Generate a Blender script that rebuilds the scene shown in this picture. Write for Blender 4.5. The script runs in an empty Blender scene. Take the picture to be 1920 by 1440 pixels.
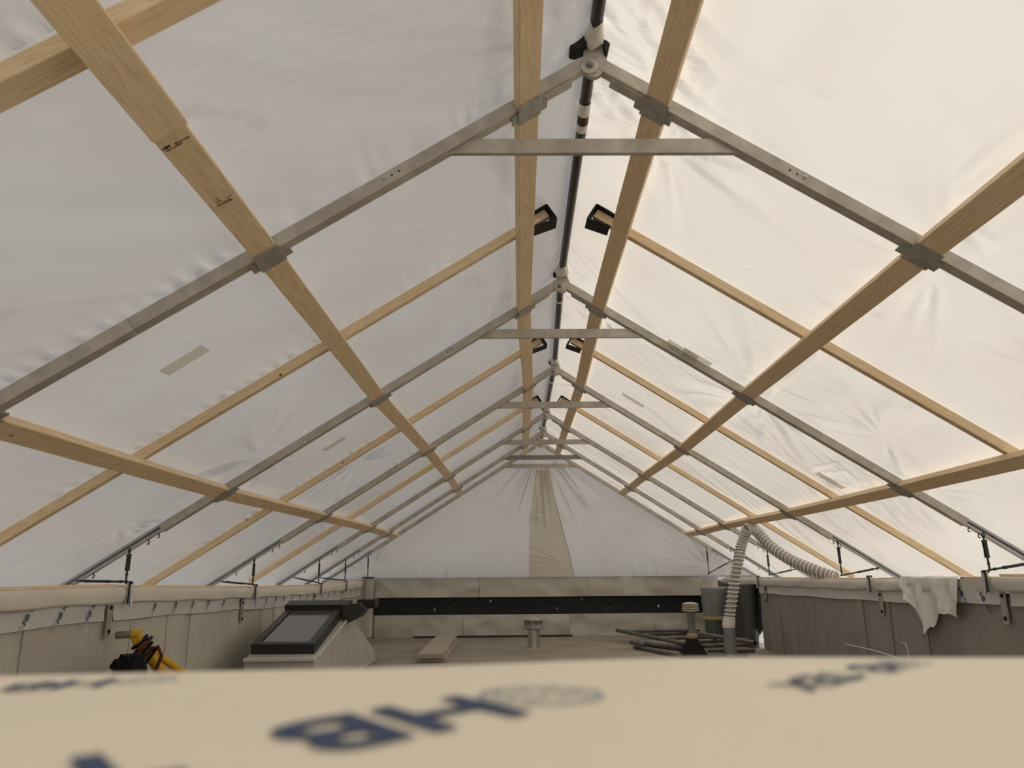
import bpy, bmesh, math, random
import numpy as np
from mathutils import Vector, Matrix

random.seed(7)
rng = np.random.default_rng(11)
SC = bpy.context.scene
COL = SC.collection

# ------------------------------------------------------------------ camera
F_PX = 1432.666
CR = np.array([[0.9999203, -0.00994811, -0.00777326],
               [0.00518139, -0.23809822, 0.97122726],
               [0.01151268, 0.97119013, 0.2380277]])      # rows: right, up, forward
_u, _s, _v = np.linalg.svd(CR); CR = _u @ _v
cam = bpy.data.cameras.new('camera'); cam_o = bpy.data.objects.new('camera', cam)
COL.objects.link(cam_o); SC.camera = cam_o
cam.sensor_width = 36.0; cam.lens = 36.0 * F_PX / 1920.0
cam.clip_start = 0.02; cam.clip_end = 200
cam_o.matrix_world = Matrix(((CR[0][0], CR[1][0], -CR[2][0], 0),
                             (CR[0][1], CR[1][1], -CR[2][1], 0),
                             (CR[0][2], CR[1][2], -CR[2][2], 0), (0, 0, 0, 1)))
cam.dof.use_dof = True; cam.dof.focus_distance = 5.0; cam.dof.aperture_fstop = 6.5

# ------------------------------------------------------------------ sky, sun, exposure
world = bpy.data.worlds.new('sky'); SC.world = world; world.use_nodes = True
SUN_DIR = Vector((0.60, -0.50, 0.64)).normalized()          # towards the sun: behind the viewer, to the right
bgn = world.node_tree.nodes['Background']
sky = world.node_tree.nodes.new('ShaderNodeTexSky'); sky.sky_type = 'NISHITA'; sky.sun_disc = False
sky.sun_elevation = math.asin(SUN_DIR.z); sky.sun_rotation = math.atan2(SUN_DIR.x, SUN_DIR.y)
sky.dust_density = 2.0; sky.air_density = 1.0; sky.ozone_density = 1.0
hsv = world.node_tree.nodes.new('ShaderNodeHueSaturation'); hsv.inputs['Saturation'].default_value = 0.30      # thin high haze
world.node_tree.links.new(sky.outputs[0], hsv.inputs['Color']); world.node_tree.links.new(hsv.outputs[0], bgn.inputs[0])
bgn.inputs[1].default_value = 0.135
sun = bpy.data.lights.new('sun', 'SUN'); sun.energy = 2.5; sun.color = (1.0, 0.885, 0.72); sun.angle = math.radians(1.5)
sun_o = bpy.data.objects.new('sun', sun); COL.objects.link(sun_o)
sun_o.rotation_euler = (-SUN_DIR).to_track_quat('-Z', 'Y').to_euler()
SC.view_settings.view_transform = 'Standard'; SC.view_settings.look = 'None'
SC.view_settings.gamma = 1.0; SC.view_settings.use_curve_mapping = False
SC.view_settings.exposure = 0.07


# ------------------------------------------------------------------ measuring helpers (pixel -> point on a real plane)
def ray(px, py): return CR.T @ np.array([(px - 960) / F_PX, (720 - py) / F_PX, 1.0])
def atY(px, py, Y): d = ray(px, py); return Vector(d * Y / d[1])
def atX(px, py, X): d = ray(px, py); return Vector(d * X / d[0])
def atZ(px, py, Z): d = ray(px, py); return Vector(d * Z / d[2])

FLOOR = -0.92
TH = math.radians(32.5); CT, ST = math.cos(TH), math.sin(TH)
FY = [0.348, 2.598, 4.848, 7.098, 9.348, 10.589, 11.549]
FX = [0.300, 0.343, 0.386, 0.486, 0.528, 0.552, 0.561]
FZ = [1.860, 1.863, 1.839, 1.844, 1.862, 1.852, 1.862]
def RX(y): return float(np.interp(y, FY, FX)) if y >= FY[0] else FX[0] + (y - FY[0]) * 0.02
def RZ(y): return float(np.interp(y, FY, FZ))
def RP(side, a, n, y):      # point on the roof: slope distance a from the ridge, n outward of the rafter underside
    return Vector((RX(y) + side * (a * CT + n * ST), y, RZ(y) - a * ST + n * CT))
def FP(i, side, a, n, y):   # the same, with ridge of frame i
    return Vector((FX[i] + side * (a * CT + n * ST), y, FZ[i] - a * ST + n * CT))
def SD(side): return Vector((side * CT, 0, -ST))     # down the slope
def SN(side): return Vector((side * ST, 0, CT))      # outward normal
A_R, A_U, A_L = 0.286, 1.406, 2.527
def LX(y): return -2.27 + 0.028 * (y - 4.85)          # inner face of left parapet beam
def RXW(y): return 2.95 + 0.028 * (y - 4.85)          # inner face of right parapet beam


# ------------------------------------------------------------------ materials
MATS = {}
def nodes_mat(name):
    m = bpy.data.materials.new(name); m.use_nodes = True
    nt = m.node_tree; bs = nt.nodes['Principled BSDF']; MATS[name] = m
    return m, nt, bs
def N(nt, t, **kw):
    n = nt.nodes.new(t)
    for k, v in kw.items(): setattr(n, k, v)
    return n
def ramp(nt, stops):
    r = N(nt, 'ShaderNodeValToRGB'); e = r.color_ramp.elements
    e[0].position, e[0].color = stops[0][0], (*stops[0][1], 1)
    e[1].position, e[1].color = stops[-1][0], (*stops[-1][1], 1)
    for p, c in stops[1:-1]:
        x = e.new(p); x.color = (*c, 1)
    return r
def coords(nt, scale=(1, 1, 1), rand=True):
    tc = N(nt, 'ShaderNodeTexCoord'); mp = N(nt, 'ShaderNodeMapping')
    mp.inputs['Scale'].default_value = scale
    nt.links.new(tc.outputs['Object'], mp.inputs['Vector'])
    if rand:
        oi = N(nt, 'ShaderNodeObjectInfo'); mu = N(nt, 'ShaderNodeMath', operation='MULTIPLY'); mu.inputs[1].default_value = 37.0
        nt.links.new(oi.outputs['Random'], mu.inputs[0])
        cb = N(nt, 'ShaderNodeCombineXYZ'); nt.links.new(mu.outputs[0], cb.inputs[0]); nt.links.new(mu.outputs[0], cb.inputs[1])
        nt.links.new(cb.outputs[0], mp.inputs['Location'])
    return mp
def mixc(nt, fac, a, b, blend='MIX'):
    m = N(nt, 'ShaderNodeMix', data_type='RGBA', blend_type=blend)
    for s, v in ((0, fac), (6, a), (7, b)):
        if isinstance(v, bpy.types.NodeSocket): nt.links.new(v, m.inputs[s])
        elif s == 0: m.inputs[0].default_value = v
        else: m.inputs[s].default_value = (*v, 1)
    return m.outputs[2]

def simple(name, col, rough=0.6, metal=0.0, var=0.12, scale=9.0, bump=0.0, spec=0.4, dirt=None):
    m, nt, bs = nodes_mat(name)
    mp = coords(nt)
    nz = N(nt, 'ShaderNodeTexNoise'); nz.inputs['Scale'].default_value = scale; nz.inputs['Detail'].default_value = 6
    nz.inputs['Roughness'].default_value = 0.62
    nt.links.new(mp.outputs[0], nz.inputs['Vector'])
    lo = tuple(c * (1 - var) for c in col); hi = tuple(min(1, c * (1 + var)) for c in col)
    r = ramp(nt, [(0.3, lo), (0.7, hi)]); nt.links.new(nz.outputs['Fac'], r.inputs[0])
    c = r.outputs[0]
    if dirt:
        n2 = N(nt, 'ShaderNodeTexNoise'); n2.inputs['Scale'].default_value = scale * 0.35; n2.inputs['Detail'].default_value = 8
        nt.links.new(mp.outputs[0], n2.inputs['Vector'])
        r2 = ramp(nt, [(0.52, (0, 0, 0)), (0.72, (1, 1, 1))]); nt.links.new(n2.outputs['Fac'], r2.inputs[0])
        c = mixc(nt, r2.outputs[0], c, dirt)
    nt.links.new(c, bs.inputs['Base Color'])
    bs.inputs['Roughness'].default_value = rough; bs.inputs['Metallic'].default_value = metal
    bs.inputs['Specular IOR Level'].default_value = spec
    if bump:
        b = N(nt, 'ShaderNodeBump'); b.inputs['Strength'].default_value = bump; b.inputs['Distance'].default_value = 0.01
        nt.links.new(nz.outputs['Fac'], b.inputs['Height']); nt.links.new(b.outputs[0], bs.inputs['Normal'])
    return m

def wood(name, light, dark, knot=(0.16, 0.07, 0.025), grain=1.0):
    m, nt, bs = nodes_mat(name)
    mp = coords(nt, (0.55, 7.0, 7.0))
    nz = N(nt, 'ShaderNodeTexNoise'); nz.inputs['Scale'].default_value = 2.2; nz.inputs['Detail'].default_value = 3
    nt.links.new(mp.outputs[0], nz.inputs['Vector'])
    ms = N(nt, 'ShaderNodeMath', operation='MULTIPLY'); ms.inputs[1].default_value = 11.0 * grain
    nt.links.new(nz.outputs['Fac'], ms.inputs[0])
    fr = N(nt, 'ShaderNodeMath', operation='FRACT'); nt.links.new(ms.outputs[0], fr.inputs[0])
    r = ramp(nt, [(0.0, light), (0.55, tuple(0.6 * a + 0.4 * b for a, b in zip(light, dark))), (0.88, dark), (1.0, light)])
    nt.links.new(fr.outputs[0], r.inputs[0])
    mp2 = coords(nt, (1.0, 1.0, 1.0))
    vo = N(nt, 'ShaderNodeTexVoronoi'); vo.inputs['Scale'].default_value = 5.0
    nt.links.new(mp2.outputs[0], vo.inputs['Vector'])
    kr = ramp(nt, [(0.020, (1, 1, 1)), (0.050, (0, 0, 0))]); nt.links.new(vo.outputs['Distance'], kr.inputs[0])
    n3 = N(nt, 'ShaderNodeTexNoise'); n3.inputs['Scale'].default_value = 1.3; nt.links.new(mp2.outputs[0], n3.inputs['Vector'])
    tone = mixc(nt, 0.35, r.outputs[0], n3.outputs['Fac'], 'SOFT_LIGHT')
    c = mixc(nt, kr.outputs[0], tone, knot)
    nt.links.new(c, bs.inputs['Base Color'])
    bs.inputs['Roughness'].default_value = 0.62; bs.inputs['Specular IOR Level'].default_value = 0.25
    return m

wood('pine', (0.87, 0.69, 0.455), (0.75, 0.555, 0.335))
wood('pine_old', (0.50, 0.43, 0.345), (0.34, 0.285, 0.225), grain=1.6)
simple('galvanised', (0.52, 0.475, 0.415), 0.5, 0.25, 0.2, 14, dirt=(0.42, 0.375, 0.32))
simple('bracket_steel', (0.27, 0.265, 0.25), 0.5, 0.5, 0.2, 25)
simple('gusset_steel', (0.40, 0.385, 0.345), 0.5, 0.3, 0.22, 22)
simple('ground_pale', (0.52, 0.50, 0.46), 0.8, 0, 0.1, 0.6)
simple('bright_steel', (0.55, 0.55, 0.53), 0.35, 0.8, 0.1, 30)
simple('rail_aluminium', (0.42, 0.42, 0.42), 0.4, 0.6, 0.15, 18)
simple('dark_tube', (0.055, 0.052, 0.048), 0.38, 0.35, 0.25, 12)
simple('scaffold_tube', (0.16, 0.15, 0.135), 0.45, 0.5, 0.3, 10, dirt=(0.12, 0.085, 0.06))
simple('rust_tube', (0.085, 0.035, 0.02), 0.6, 0.2, 0.3, 20)
simple('rubber', (0.018, 0.018, 0.019), 0.75, 0, 0.25, 30, bump=0.3)
simple('dark_steel', (0.05, 0.045, 0.04), 0.45, 0.6, 0.3, 20)
simple('black_board', (0.008, 0.010, 0.011), 0.5, 0, 0.3, 6)
simple('black_frame', (0.035, 0.034, 0.033), 0.45, 0.2, 0.15, 8)
simple('floor_membrane', (0.32, 0.275, 0.21), 0.6, 0, 0.18, 3.0, bump=0.12, dirt=(0.22, 0.19, 0.15))
simple('wall_membrane', (0.57, 0.54, 0.465), 0.55, 0, 0.10, 3.5, bump=0.1, dirt=(0.47, 0.43, 0.36))
simple('wall_membrane_grey', (0.30, 0.28, 0.255), 0.55, 0, 0.12, 3.5, bump=0.1, dirt=(0.25, 0.23, 0.21))
simple('curb_membrane', (0.52, 0.495, 0.44), 0.5, 0, 0.08, 5, bump=0.12)
simple('wrap_sheet', (0.95, 0.865, 0.71), 0.55, 0, 0.03, 5, bump=0.06, spec=0.3)
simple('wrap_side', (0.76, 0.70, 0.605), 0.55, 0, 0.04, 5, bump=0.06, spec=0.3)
simple('wrap_grey', (0.63, 0.61, 0.58), 0.5, 0, 0.05, 6, bump=0.08)
simple('strip_sheet', (0.60, 0.595, 0.565), 0.5, 0, 0.04, 6, bump=0.05)
simple('tape_white', (0.80, 0.78, 0.73), 0.5, 0, 0.06, 40, bump=0.3)
simple('print_blue', (0.03, 0.062, 0.15), 0.6, 0, 0.1, 12)
simple('print_navy', (0.02, 0.035, 0.11), 0.6, 0, 0.1, 12)
simple('print_grey', (0.42, 0.47, 0.50), 0.6, 0, 0.1, 12)
simple('stamp_black', (0.02, 0.018, 0.015), 0.8, 0, 0.2, 60)
simple('yellow_paint', (0.66, 0.36, 0.012), 0.45, 0, 0.15, 9)
simple('strap_red', (0.09, 0.018, 0.016), 0.8, 0, 0.4, 60)
simple('bag_black', (0.008, 0.0085, 0.010), 0.75, 0, 0.4, 14, bump=0.6, spec=0.2)
simple('vent_metal', (0.50, 0.48, 0.44), 0.35, 0.8, 0.15, 12)
simple('vent_dark', (0.10, 0.105, 0.10), 0.45, 0.3, 0.2, 12)
simple('duct_grey', (0.26, 0.27, 0.265), 0.5, 0.3, 0.15, 7)
simple('duct_white', (0.80, 0.775, 0.73), 0.5, 0, 0.05, 10)
simple('hose_liner_shaded', (0.42, 0.39, 0.35), 0.6, 0, 0.08, 10)  # darker grey paints in the shade of the gaps between the white ribs
simple('cap_beige', (0.50, 0.45, 0.38), 0.6, 0, 0.1, 10)
simple('foam_seal', (0.42, 0.32, 0.17), 0.8, 0, 0.3, 30, bump=0.4)

m, nt, bs = nodes_mat('skylight_glass')
bs.inputs['Base Color'].default_value = (0.10, 0.095, 0.085, 1); bs.inputs['Roughness'].default_value = 0.12
bs.inputs['Specular IOR Level'].default_value = 0.6

def film(name, diff, trans, mix=0.55, stain=(0.94, 0.905, 0.885), fine=0.35, crease=2.2):
    """Thin white polyethylene film: scatters light through and back, with a light gloss."""
    m = bpy.data.materials.new(name); m.use_nodes = True; MATS[name] = m
    nt = m.node_tree; nt.nodes.remove(nt.nodes['Principled BSDF']); out = nt.nodes['Material Output']
    mp = coords(nt, rand=False)
    nz = N(nt, 'ShaderNodeTexNoise'); nz.inputs['Scale'].default_value = 1.1; nz.inputs['Detail'].default_value = 4; nz.inputs['Roughness'].default_value = 0.6
    nt.links.new(mp.outputs[0], nz.inputs['Vector'])
    r = ramp(nt, [(0.40, (1, 1, 1)), (0.75, stain)]); nt.links.new(nz.outputs['Fac'], r.inputs[0])
    # scuffs: thin distorted streaks
    n2 = N(nt, 'ShaderNodeTexNoise'); n2.inputs['Scale'].default_value = 3.3; n2.inputs['Detail'].default_value = 10; n2.inputs['Distortion'].default_value = 1.4
    nt.links.new(mp.outputs[0], n2.inputs['Vector'])
    r2 = ramp(nt, [(0.66, (1, 1, 1)), (0.80, (0.90, 0.89, 0.88))]); nt.links.new(n2.outputs['Fac'], r2.inputs[0])
    tint = mixc(nt, 1.0, r.outputs[0], r2.outputs[0], 'MULTIPLY')
    cd = mixc(nt, 1.0, tint, diff, 'MULTIPLY'); ct = mixc(nt, 1.0, tint, trans, 'MULTIPLY')
    mb = coords(nt, (1, 1, 1), rand=False)
    n3 = N(nt, 'ShaderNodeTexNoise'); n3.inputs['Scale'].default_value = 5.0; n3.inputs['Detail'].default_value = 3; n3.inputs['Distortion'].default_value = 0.6
    nt.links.new(mb.outputs[0], n3.inputs['Vector'])
    b = N(nt, 'ShaderNodeBump'); b.inputs['Strength'].default_value = fine; b.inputs['Distance'].default_value = 0.01
    hgt = n3.outputs['Fac']
    for rot, sc, seed_, k in ((0.9, 1.0, 3.0, 0.9), (-0.6, 1.3, 11.0, 0.7)):
        mw = coords(nt, (1.3 * sc, 9.0 * sc, 6.0 * sc), rand=False); mw.inputs['Rotation'].default_value = (0, 0.4, rot); mw.inputs['Location'].default_value = (seed_, seed_, 0)
        nw = N(nt, 'ShaderNodeTexNoise'); nw.inputs['Scale'].default_value = 1.6; nw.inputs['Detail'].default_value = 2.5; nw.inputs['Distortion'].default_value = 0.8
        nt.links.new(mw.outputs[0], nw.inputs['Vector'])
        nm = N(nt, 'ShaderNodeTexNoise'); nm.inputs['Scale'].default_value = 0.9; nt.links.new(mw.inputs['Vector'].links[0].from_socket, nm.inputs['Vector'])
        rm = ramp(nt, [(0.47, (0, 0, 0)), (0.66, (1, 1, 1))]); nt.links.new(nm.outputs['Fac'], rm.inputs[0])
        mu = N(nt, 'ShaderNodeMath', operation='MULTIPLY'); nt.links.new(nw.outputs['Fac'], mu.inputs[0]); nt.links.new(rm.outputs[0], mu.inputs[1])
        ma = N(nt, 'ShaderNodeMath', operation='MULTIPLY_ADD'); nt.links.new(mu.outputs[0], ma.inputs[0]); ma.inputs[1].default_value = k * crease; nt.links.new(hgt, ma.inputs[2]); hgt = ma.outputs[0]
    nt.links.new(hgt, b.inputs['Height'])
    d = N(nt, 'ShaderNodeBsdfDiffuse'); t = N(nt, 'ShaderNodeBsdfTranslucent'); g = N(nt, 'ShaderNodeBsdfGlossy')
    g.inputs['Roughness'].default_value = 0.32
    for s in (d, t, g): nt.links.new(b.outputs[0], s.inputs['Normal'])
    nt.links.new(cd, d.inputs['Color']); nt.links.new(ct, t.inputs['Color'])
    mx = N(nt, 'ShaderNodeMixShader'); mx.inputs[0].default_value = mix
    nt.links.new(d.outputs[0], mx.inputs[1]); nt.links.new(t.outputs[0], mx.inputs[2])
    fr = N(nt, 'ShaderNodeFresnel'); fr.inputs['IOR'].default_value = 1.35; nt.links.new(b.outputs[0], fr.inputs['Normal'])
    mg = N(nt, 'ShaderNodeMixShader')
    nt.links.new(fr.outputs[0], mg.inputs[0]); nt.links.new(mx.outputs[0], mg.inputs[1]); nt.links.new(g.outputs[0], mg.inputs[2])
    nt.links.new(mg.outputs[0], out.inputs['Surface'])
    return m
film('film', (0.86, 0.84, 0.80), (0.92, 0.895, 0.845), crease=3.6)
film('film_taut', (0.86, 0.84, 0.80), (0.92, 0.895, 0.845), fine=0.25, crease=1.4)
film('film_gable', (0.82, 0.79, 0.755), (0.86, 0.83, 0.79), 0.52)
film('film_beige', (0.86, 0.805, 0.685), (0.88, 0.82, 0.68), 0.5)
film('film_sheet', (0.95, 0.94, 0.90), (0.80, 0.79, 0.76), 0.15, fine=0.5)
m_tp = film('tape_patch', (0.74, 0.72, 0.66), (0.70, 0.66, 0.58), 0.5)
_nt = m_tp.node_tree; _o = _nt.nodes['Material Output']; _src = _o.inputs['Surface'].links[0].from_socket      # clear tape: most of the film behind shows through
_tr = N(_nt, 'ShaderNodeBsdfTransparent'); _tr.inputs[0].default_value = (0.96, 0.94, 0.88, 1); _mx = N(_nt, 'ShaderNodeMixShader'); _mx.inputs[0].default_value = 0.30
_nt.links.new(_tr.outputs[0], _mx.inputs[1]); _nt.links.new(_src, _mx.inputs[2]); _nt.links.new(_mx.outputs[0], _o.inputs['Surface'])


# ------------------------------------------------------------------ mesh helpers
WL = {}       # object name -> world location of its origin (no rotations in parents)
class MB:
    def __init__(self): self.v = []; self.f = []; self.s = []
    def add(self, vs, fs, smooth=False):
        o = len(self.v); self.v += [tuple(p) for p in vs]
        for f in fs: self.f.append(tuple(i + o for i in f)); self.s.append(smooth)
        return self
    def hexa(self, o, u, v, w):
        """box with corner o and edge vectors u, v, w (right-handed)"""
        o, u, v, w = Vector(o), Vector(u), Vector(v), Vector(w)
        if u.cross(v).dot(w) < 0: u, v = v, u
        p = [o, o + u, o + u + v, o + v, o + w, o + u + w, o + u + v + w, o + v + w]
        return self.add(p, [(0, 3, 2, 1), (4, 5, 6, 7), (0, 1, 5, 4), (1, 2, 6, 5), (2, 3, 7, 6), (3, 0, 4, 7)])
    def box(self, x0, x1, y0, y1, z0, z1): return self.hexa((x0, y0, z0), (x1 - x0, 0, 0), (0, y1 - y0, 0), (0, 0, z1 - z0))
    def pts8(self, p): return self.add(p, [(0, 3, 2, 1), (4, 5, 6, 7), (0, 1, 5, 4), (1, 2, 6, 5), (2, 3, 7, 6), (3, 0, 4, 7)])
    def tube(self, path, r, seg=10, cap=True, smooth=True):
        path = [Vector(p) for p in path]; n = len(path)
        rs = r if isinstance(r, (list, tuple)) else [r] * n
        vs = []; up = None
        for i, p in enumerate(path):
            t = (path[min(i + 1, n - 1)] - path[max(i - 1, 0)]).normalized()
            if up is None: up = Vector((0, 0, 1)) if abs(t.z) < 0.9 else Vector((1, 0, 0))
            a = (up - t * up.dot(t)).normalized(); b = t.cross(a); up = a
            for k in range(seg):
                q = 2 * math.pi * k / seg
                vs.append(p + (a * math.cos(q) + b * math.sin(q)) * rs[i])
        fs = [(i * seg + k, i * seg + (k + 1) % seg, (i + 1) * seg + (k + 1) % seg, (i + 1) * seg + k) for i in range(n - 1) for k in range(seg)]
        self.add(vs, fs, smooth)
        if cap:
            self.add(vs[:seg], [tuple(range(seg))[::-1]]); self.add(vs[-seg:], [tuple(range(seg))])
        return self
    def lathe(self, c, prof, seg=20, axis=(0, 0, 1), smooth=True):
        c = Vector(c); w = Vector(axis).normalized()
        a = (Vector((1, 0, 0)) if abs(w.x) < 0.9 else Vector((0, 1, 0))); a = (a - w * a.dot(w)).normalized(); b = w.cross(a)
        vs = []
        for r, h in prof:
            for k in range(seg):
                q = 2 * math.pi * k / seg
                vs.append(c + w * h + (a * math.cos(q) + b * math.sin(q)) * r)
        n = len(prof)
        fs = [(i * seg + k, i * seg + (k + 1) % seg, (i + 1) * seg + (k + 1) % seg, (i + 1) * seg + k) for i in range(n - 1) for k in range(seg)]
        self.add(vs, fs, smooth)
        if prof[0][0] > 1e-4: self.add(vs[:seg], [tuple(range(seg))[::-1]])
        if prof[-1][0] > 1e-4: self.add(vs[-seg:], [tuple(range(seg))])
        return self
    def prism(self, poly, d):
        poly = [Vector(p) for p in poly]; d = Vector(d); n = len(poly)
        vs = poly + [p + d for p in poly]
        fs = [tuple(range(n))[::-1], tuple(range(n, 2 * n))] + [(i, (i + 1) % n, (i + 1) % n + n, i + n) for i in range(n)]
        return self.add(vs, fs)
    def grid(self, P, smooth=True):
        P = np.asarray(P); nu, nv = P.shape[:2]
        o = len(self.v); self.v += [tuple(p) for p in P.reshape(-1, 3)]
        for i in range(nu - 1):
            for j in range(nv - 1):
                q = o + i * nv + j
                self.f.append((q, q + nv, q + nv + 1, q + 1)); self.s.append(smooth)
        return self
    def build(self, name, mat, parent=None, loc=None, bevel=0.0, recalc=True):
        if parent is not None: base = Vector(WL[parent.name])
        elif loc is not None: base = Vector(loc)
        else:
            a = np.array(self.v); base = Vector(((a[:, 0].min() + a[:, 0].max()) / 2, (a[:, 1].min() + a[:, 1].max()) / 2, a[:, 2].min()))
        me = bpy.data.meshes.new(name)
        me.from_pydata([tuple(Vector(p) - base) for p in self.v], [], self.f)
        me.polygons.foreach_set('use_smooth', self.s)
        if recalc or bevel:
            bm = bmesh.new(); bm.from_mesh(me)
            if recalc: bmesh.ops.recalc_face_normals(bm, faces=bm.faces)
            if bevel: bmesh.ops.bevel(bm, geom=list(bm.edges), offset=bevel, segments=1, affect='EDGES', clamp_overlap=True)
            bm.to_mesh(me); bm.free()
        me.materials.append(MATS[mat]); me.update()
        o = bpy.data.objects.new(name, me); COL.objects.link(o)
        if parent is not None: o.parent = parent
        else: o.location = base
        WL[o.name] = tuple(base)
        return o
def tag(o, label=None, cat=None, group=None, kind=None):
    if label: o['label'] = label
    if cat: o['category'] = cat
    if group: o['group'] = group
    if kind: o['kind'] = kind
    return o
def empty(name, loc, label, cat, group=None):
    o = bpy.data.objects.new(name, None); COL.objects.link(o); o.location = loc; o.empty_display_size = 0.05
    WL[o.name] = tuple(loc); return tag(o, label, cat, group)
def board(name, p0, p1, wdir, tdir, w, t, mat, label=None, cat=None, group=None, bevel=0.002, rough=0.0):
    """timber with local x along its length so the grain runs with it; w along wdir, t along tdir, both centred"""
    p0, p1 = Vector(p0), Vector(p1); L = (p1 - p0).length; x = (p1 - p0).normalized()
    y = Vector(wdir); y = (y - x * y.dot(x)).normalized(); z = x.cross(y)
    if z.dot(Vector(tdir)) < 0: y = -y; z = -z
    n = 7; mb = MB(); ring = []
    for i in range(n):
        s = L * i / (n - 1); dy, dz = random.uniform(-rough, rough), random.uniform(-rough, rough)
        ring.append([(s, -w / 2 + dy, -t / 2 + dz), (s, w / 2 + dy, -t / 2 + dz), (s, w / 2 + dy, t / 2 + dz), (s, -w / 2 + dy, t / 2 + dz)])
    vs = [p for r in ring for p in r]
    fs = [(4 * i + k, 4 * i + (k + 1) % 4, 4 * i + 4 + (k + 1) % 4, 4 * i + 4 + k) for i in range(n - 1) for k in range(4)]
    fs += [(3, 2, 1, 0), tuple(4 * (n - 1) + k for k in range(4))]
    me = bpy.data.meshes.new(name); me.from_pydata(vs, [], fs)
    bm = bmesh.new(); bm.from_mesh(me); bmesh.ops.recalc_face_normals(bm, faces=bm.faces)
    if bevel:
        sharp = [e for e in bm.edges if len(e.link_faces) == 2 and e.calc_face_angle(0) > 0.8]
        bmesh.ops.bevel(bm, geom=sharp, offset=bevel, segments=1, affect='EDGES')
    bm.to_mesh(me); bm.free(); me.materials.append(MATS[mat])
    o = bpy.data.objects.new(name, me); COL.objects.link(o)
    o.matrix_world = Matrix(((x.x, y.x, z.x, p0.x), (x.y, y.y, z.y, p0.y), (x.z, y.z, z.z, p0.z), (0, 0, 0, 1)))
    return tag(o, label, cat, group)
_dg = None
def text_mesh(txt, size, ext=0.0005, bold=0.0, shear=0.0):
    c = bpy.data.curves.new('t', 'FONT'); c.body = txt; c.size = size; c.extrude = ext; c.offset = bold; c.shear = shear; c.resolution_u = 4
    o = bpy.data.objects.new('t', c); COL.objects.link(o)
    dg = bpy.context.evaluated_depsgraph_get(); me = bpy.data.meshes.new_from_object(o.evaluated_get(dg), depsgraph=dg)
    bpy.data.objects.remove(o); bpy.data.curves.remove(c)
    v = np.array([p.co[:] for p in me.vertices]); f = [tuple(p.vertices) for p in me.polygons]
    bpy.data.meshes.remove(me); return v, f
def put_flat(mb, vf, o, ex, ey, off=0.0):
    v, f = vf; o, ex, ey = Vector(o), Vector(ex).normalized(), Vector(ey); ey = (ey - ex * ey.dot(ex)).normalized(); ez = ex.cross(ey)
    mb.add([o + ex * p[0] + ey * p[1] + ez * (p[2] + off) for p in v], f)


# ------------------------------------------------------------------ numpy noise
def lattice(seed):
    r = np.random.default_rng(seed); return r.random((256, 256))
def vnoise(x, y, seed):
    L = lattice(seed); xi = np.floor(x).astype(int); yi = np.floor(y).astype(int); fx, fy = x - xi, y - yi
    fx = fx * fx * fx * (fx * (fx * 6 - 15) + 10); fy = fy * fy * fy * (fy * (fy * 6 - 15) + 10)
    g = lambda i, j: L[(xi + i) % 256, (yi + j) % 256]
    return (g(0, 0) * (1 - fx) + g(1, 0) * fx) * (1 - fy) + (g(0, 1) * (1 - fx) + g(1, 1) * fx) * fy
def ridged(x, y, seed): return 1 - np.abs(2 * vnoise(x, y, seed) - 1)
def sstep(x, a, b): t = np.clip((x - a) / (b - a), 0, 1); return t * t * (3 - 2 * t)


# ================================================================== SETTING
floor = MB()
floor.box(-2.60, 3.30, 0.50, 11.9, FLOOR - 0.08, FLOOR)
tag(floor.build('floor', 'floor_membrane'), 'worn brown-grey roof membrane floor', kind='structure')

g_ = MB(); g_.box(-60, 60, -60, 60, -4.3, -4.0)
tag(g_.build('ground', 'ground_pale'), 'pale paved ground outside, far below the roof', kind='structure')

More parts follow.
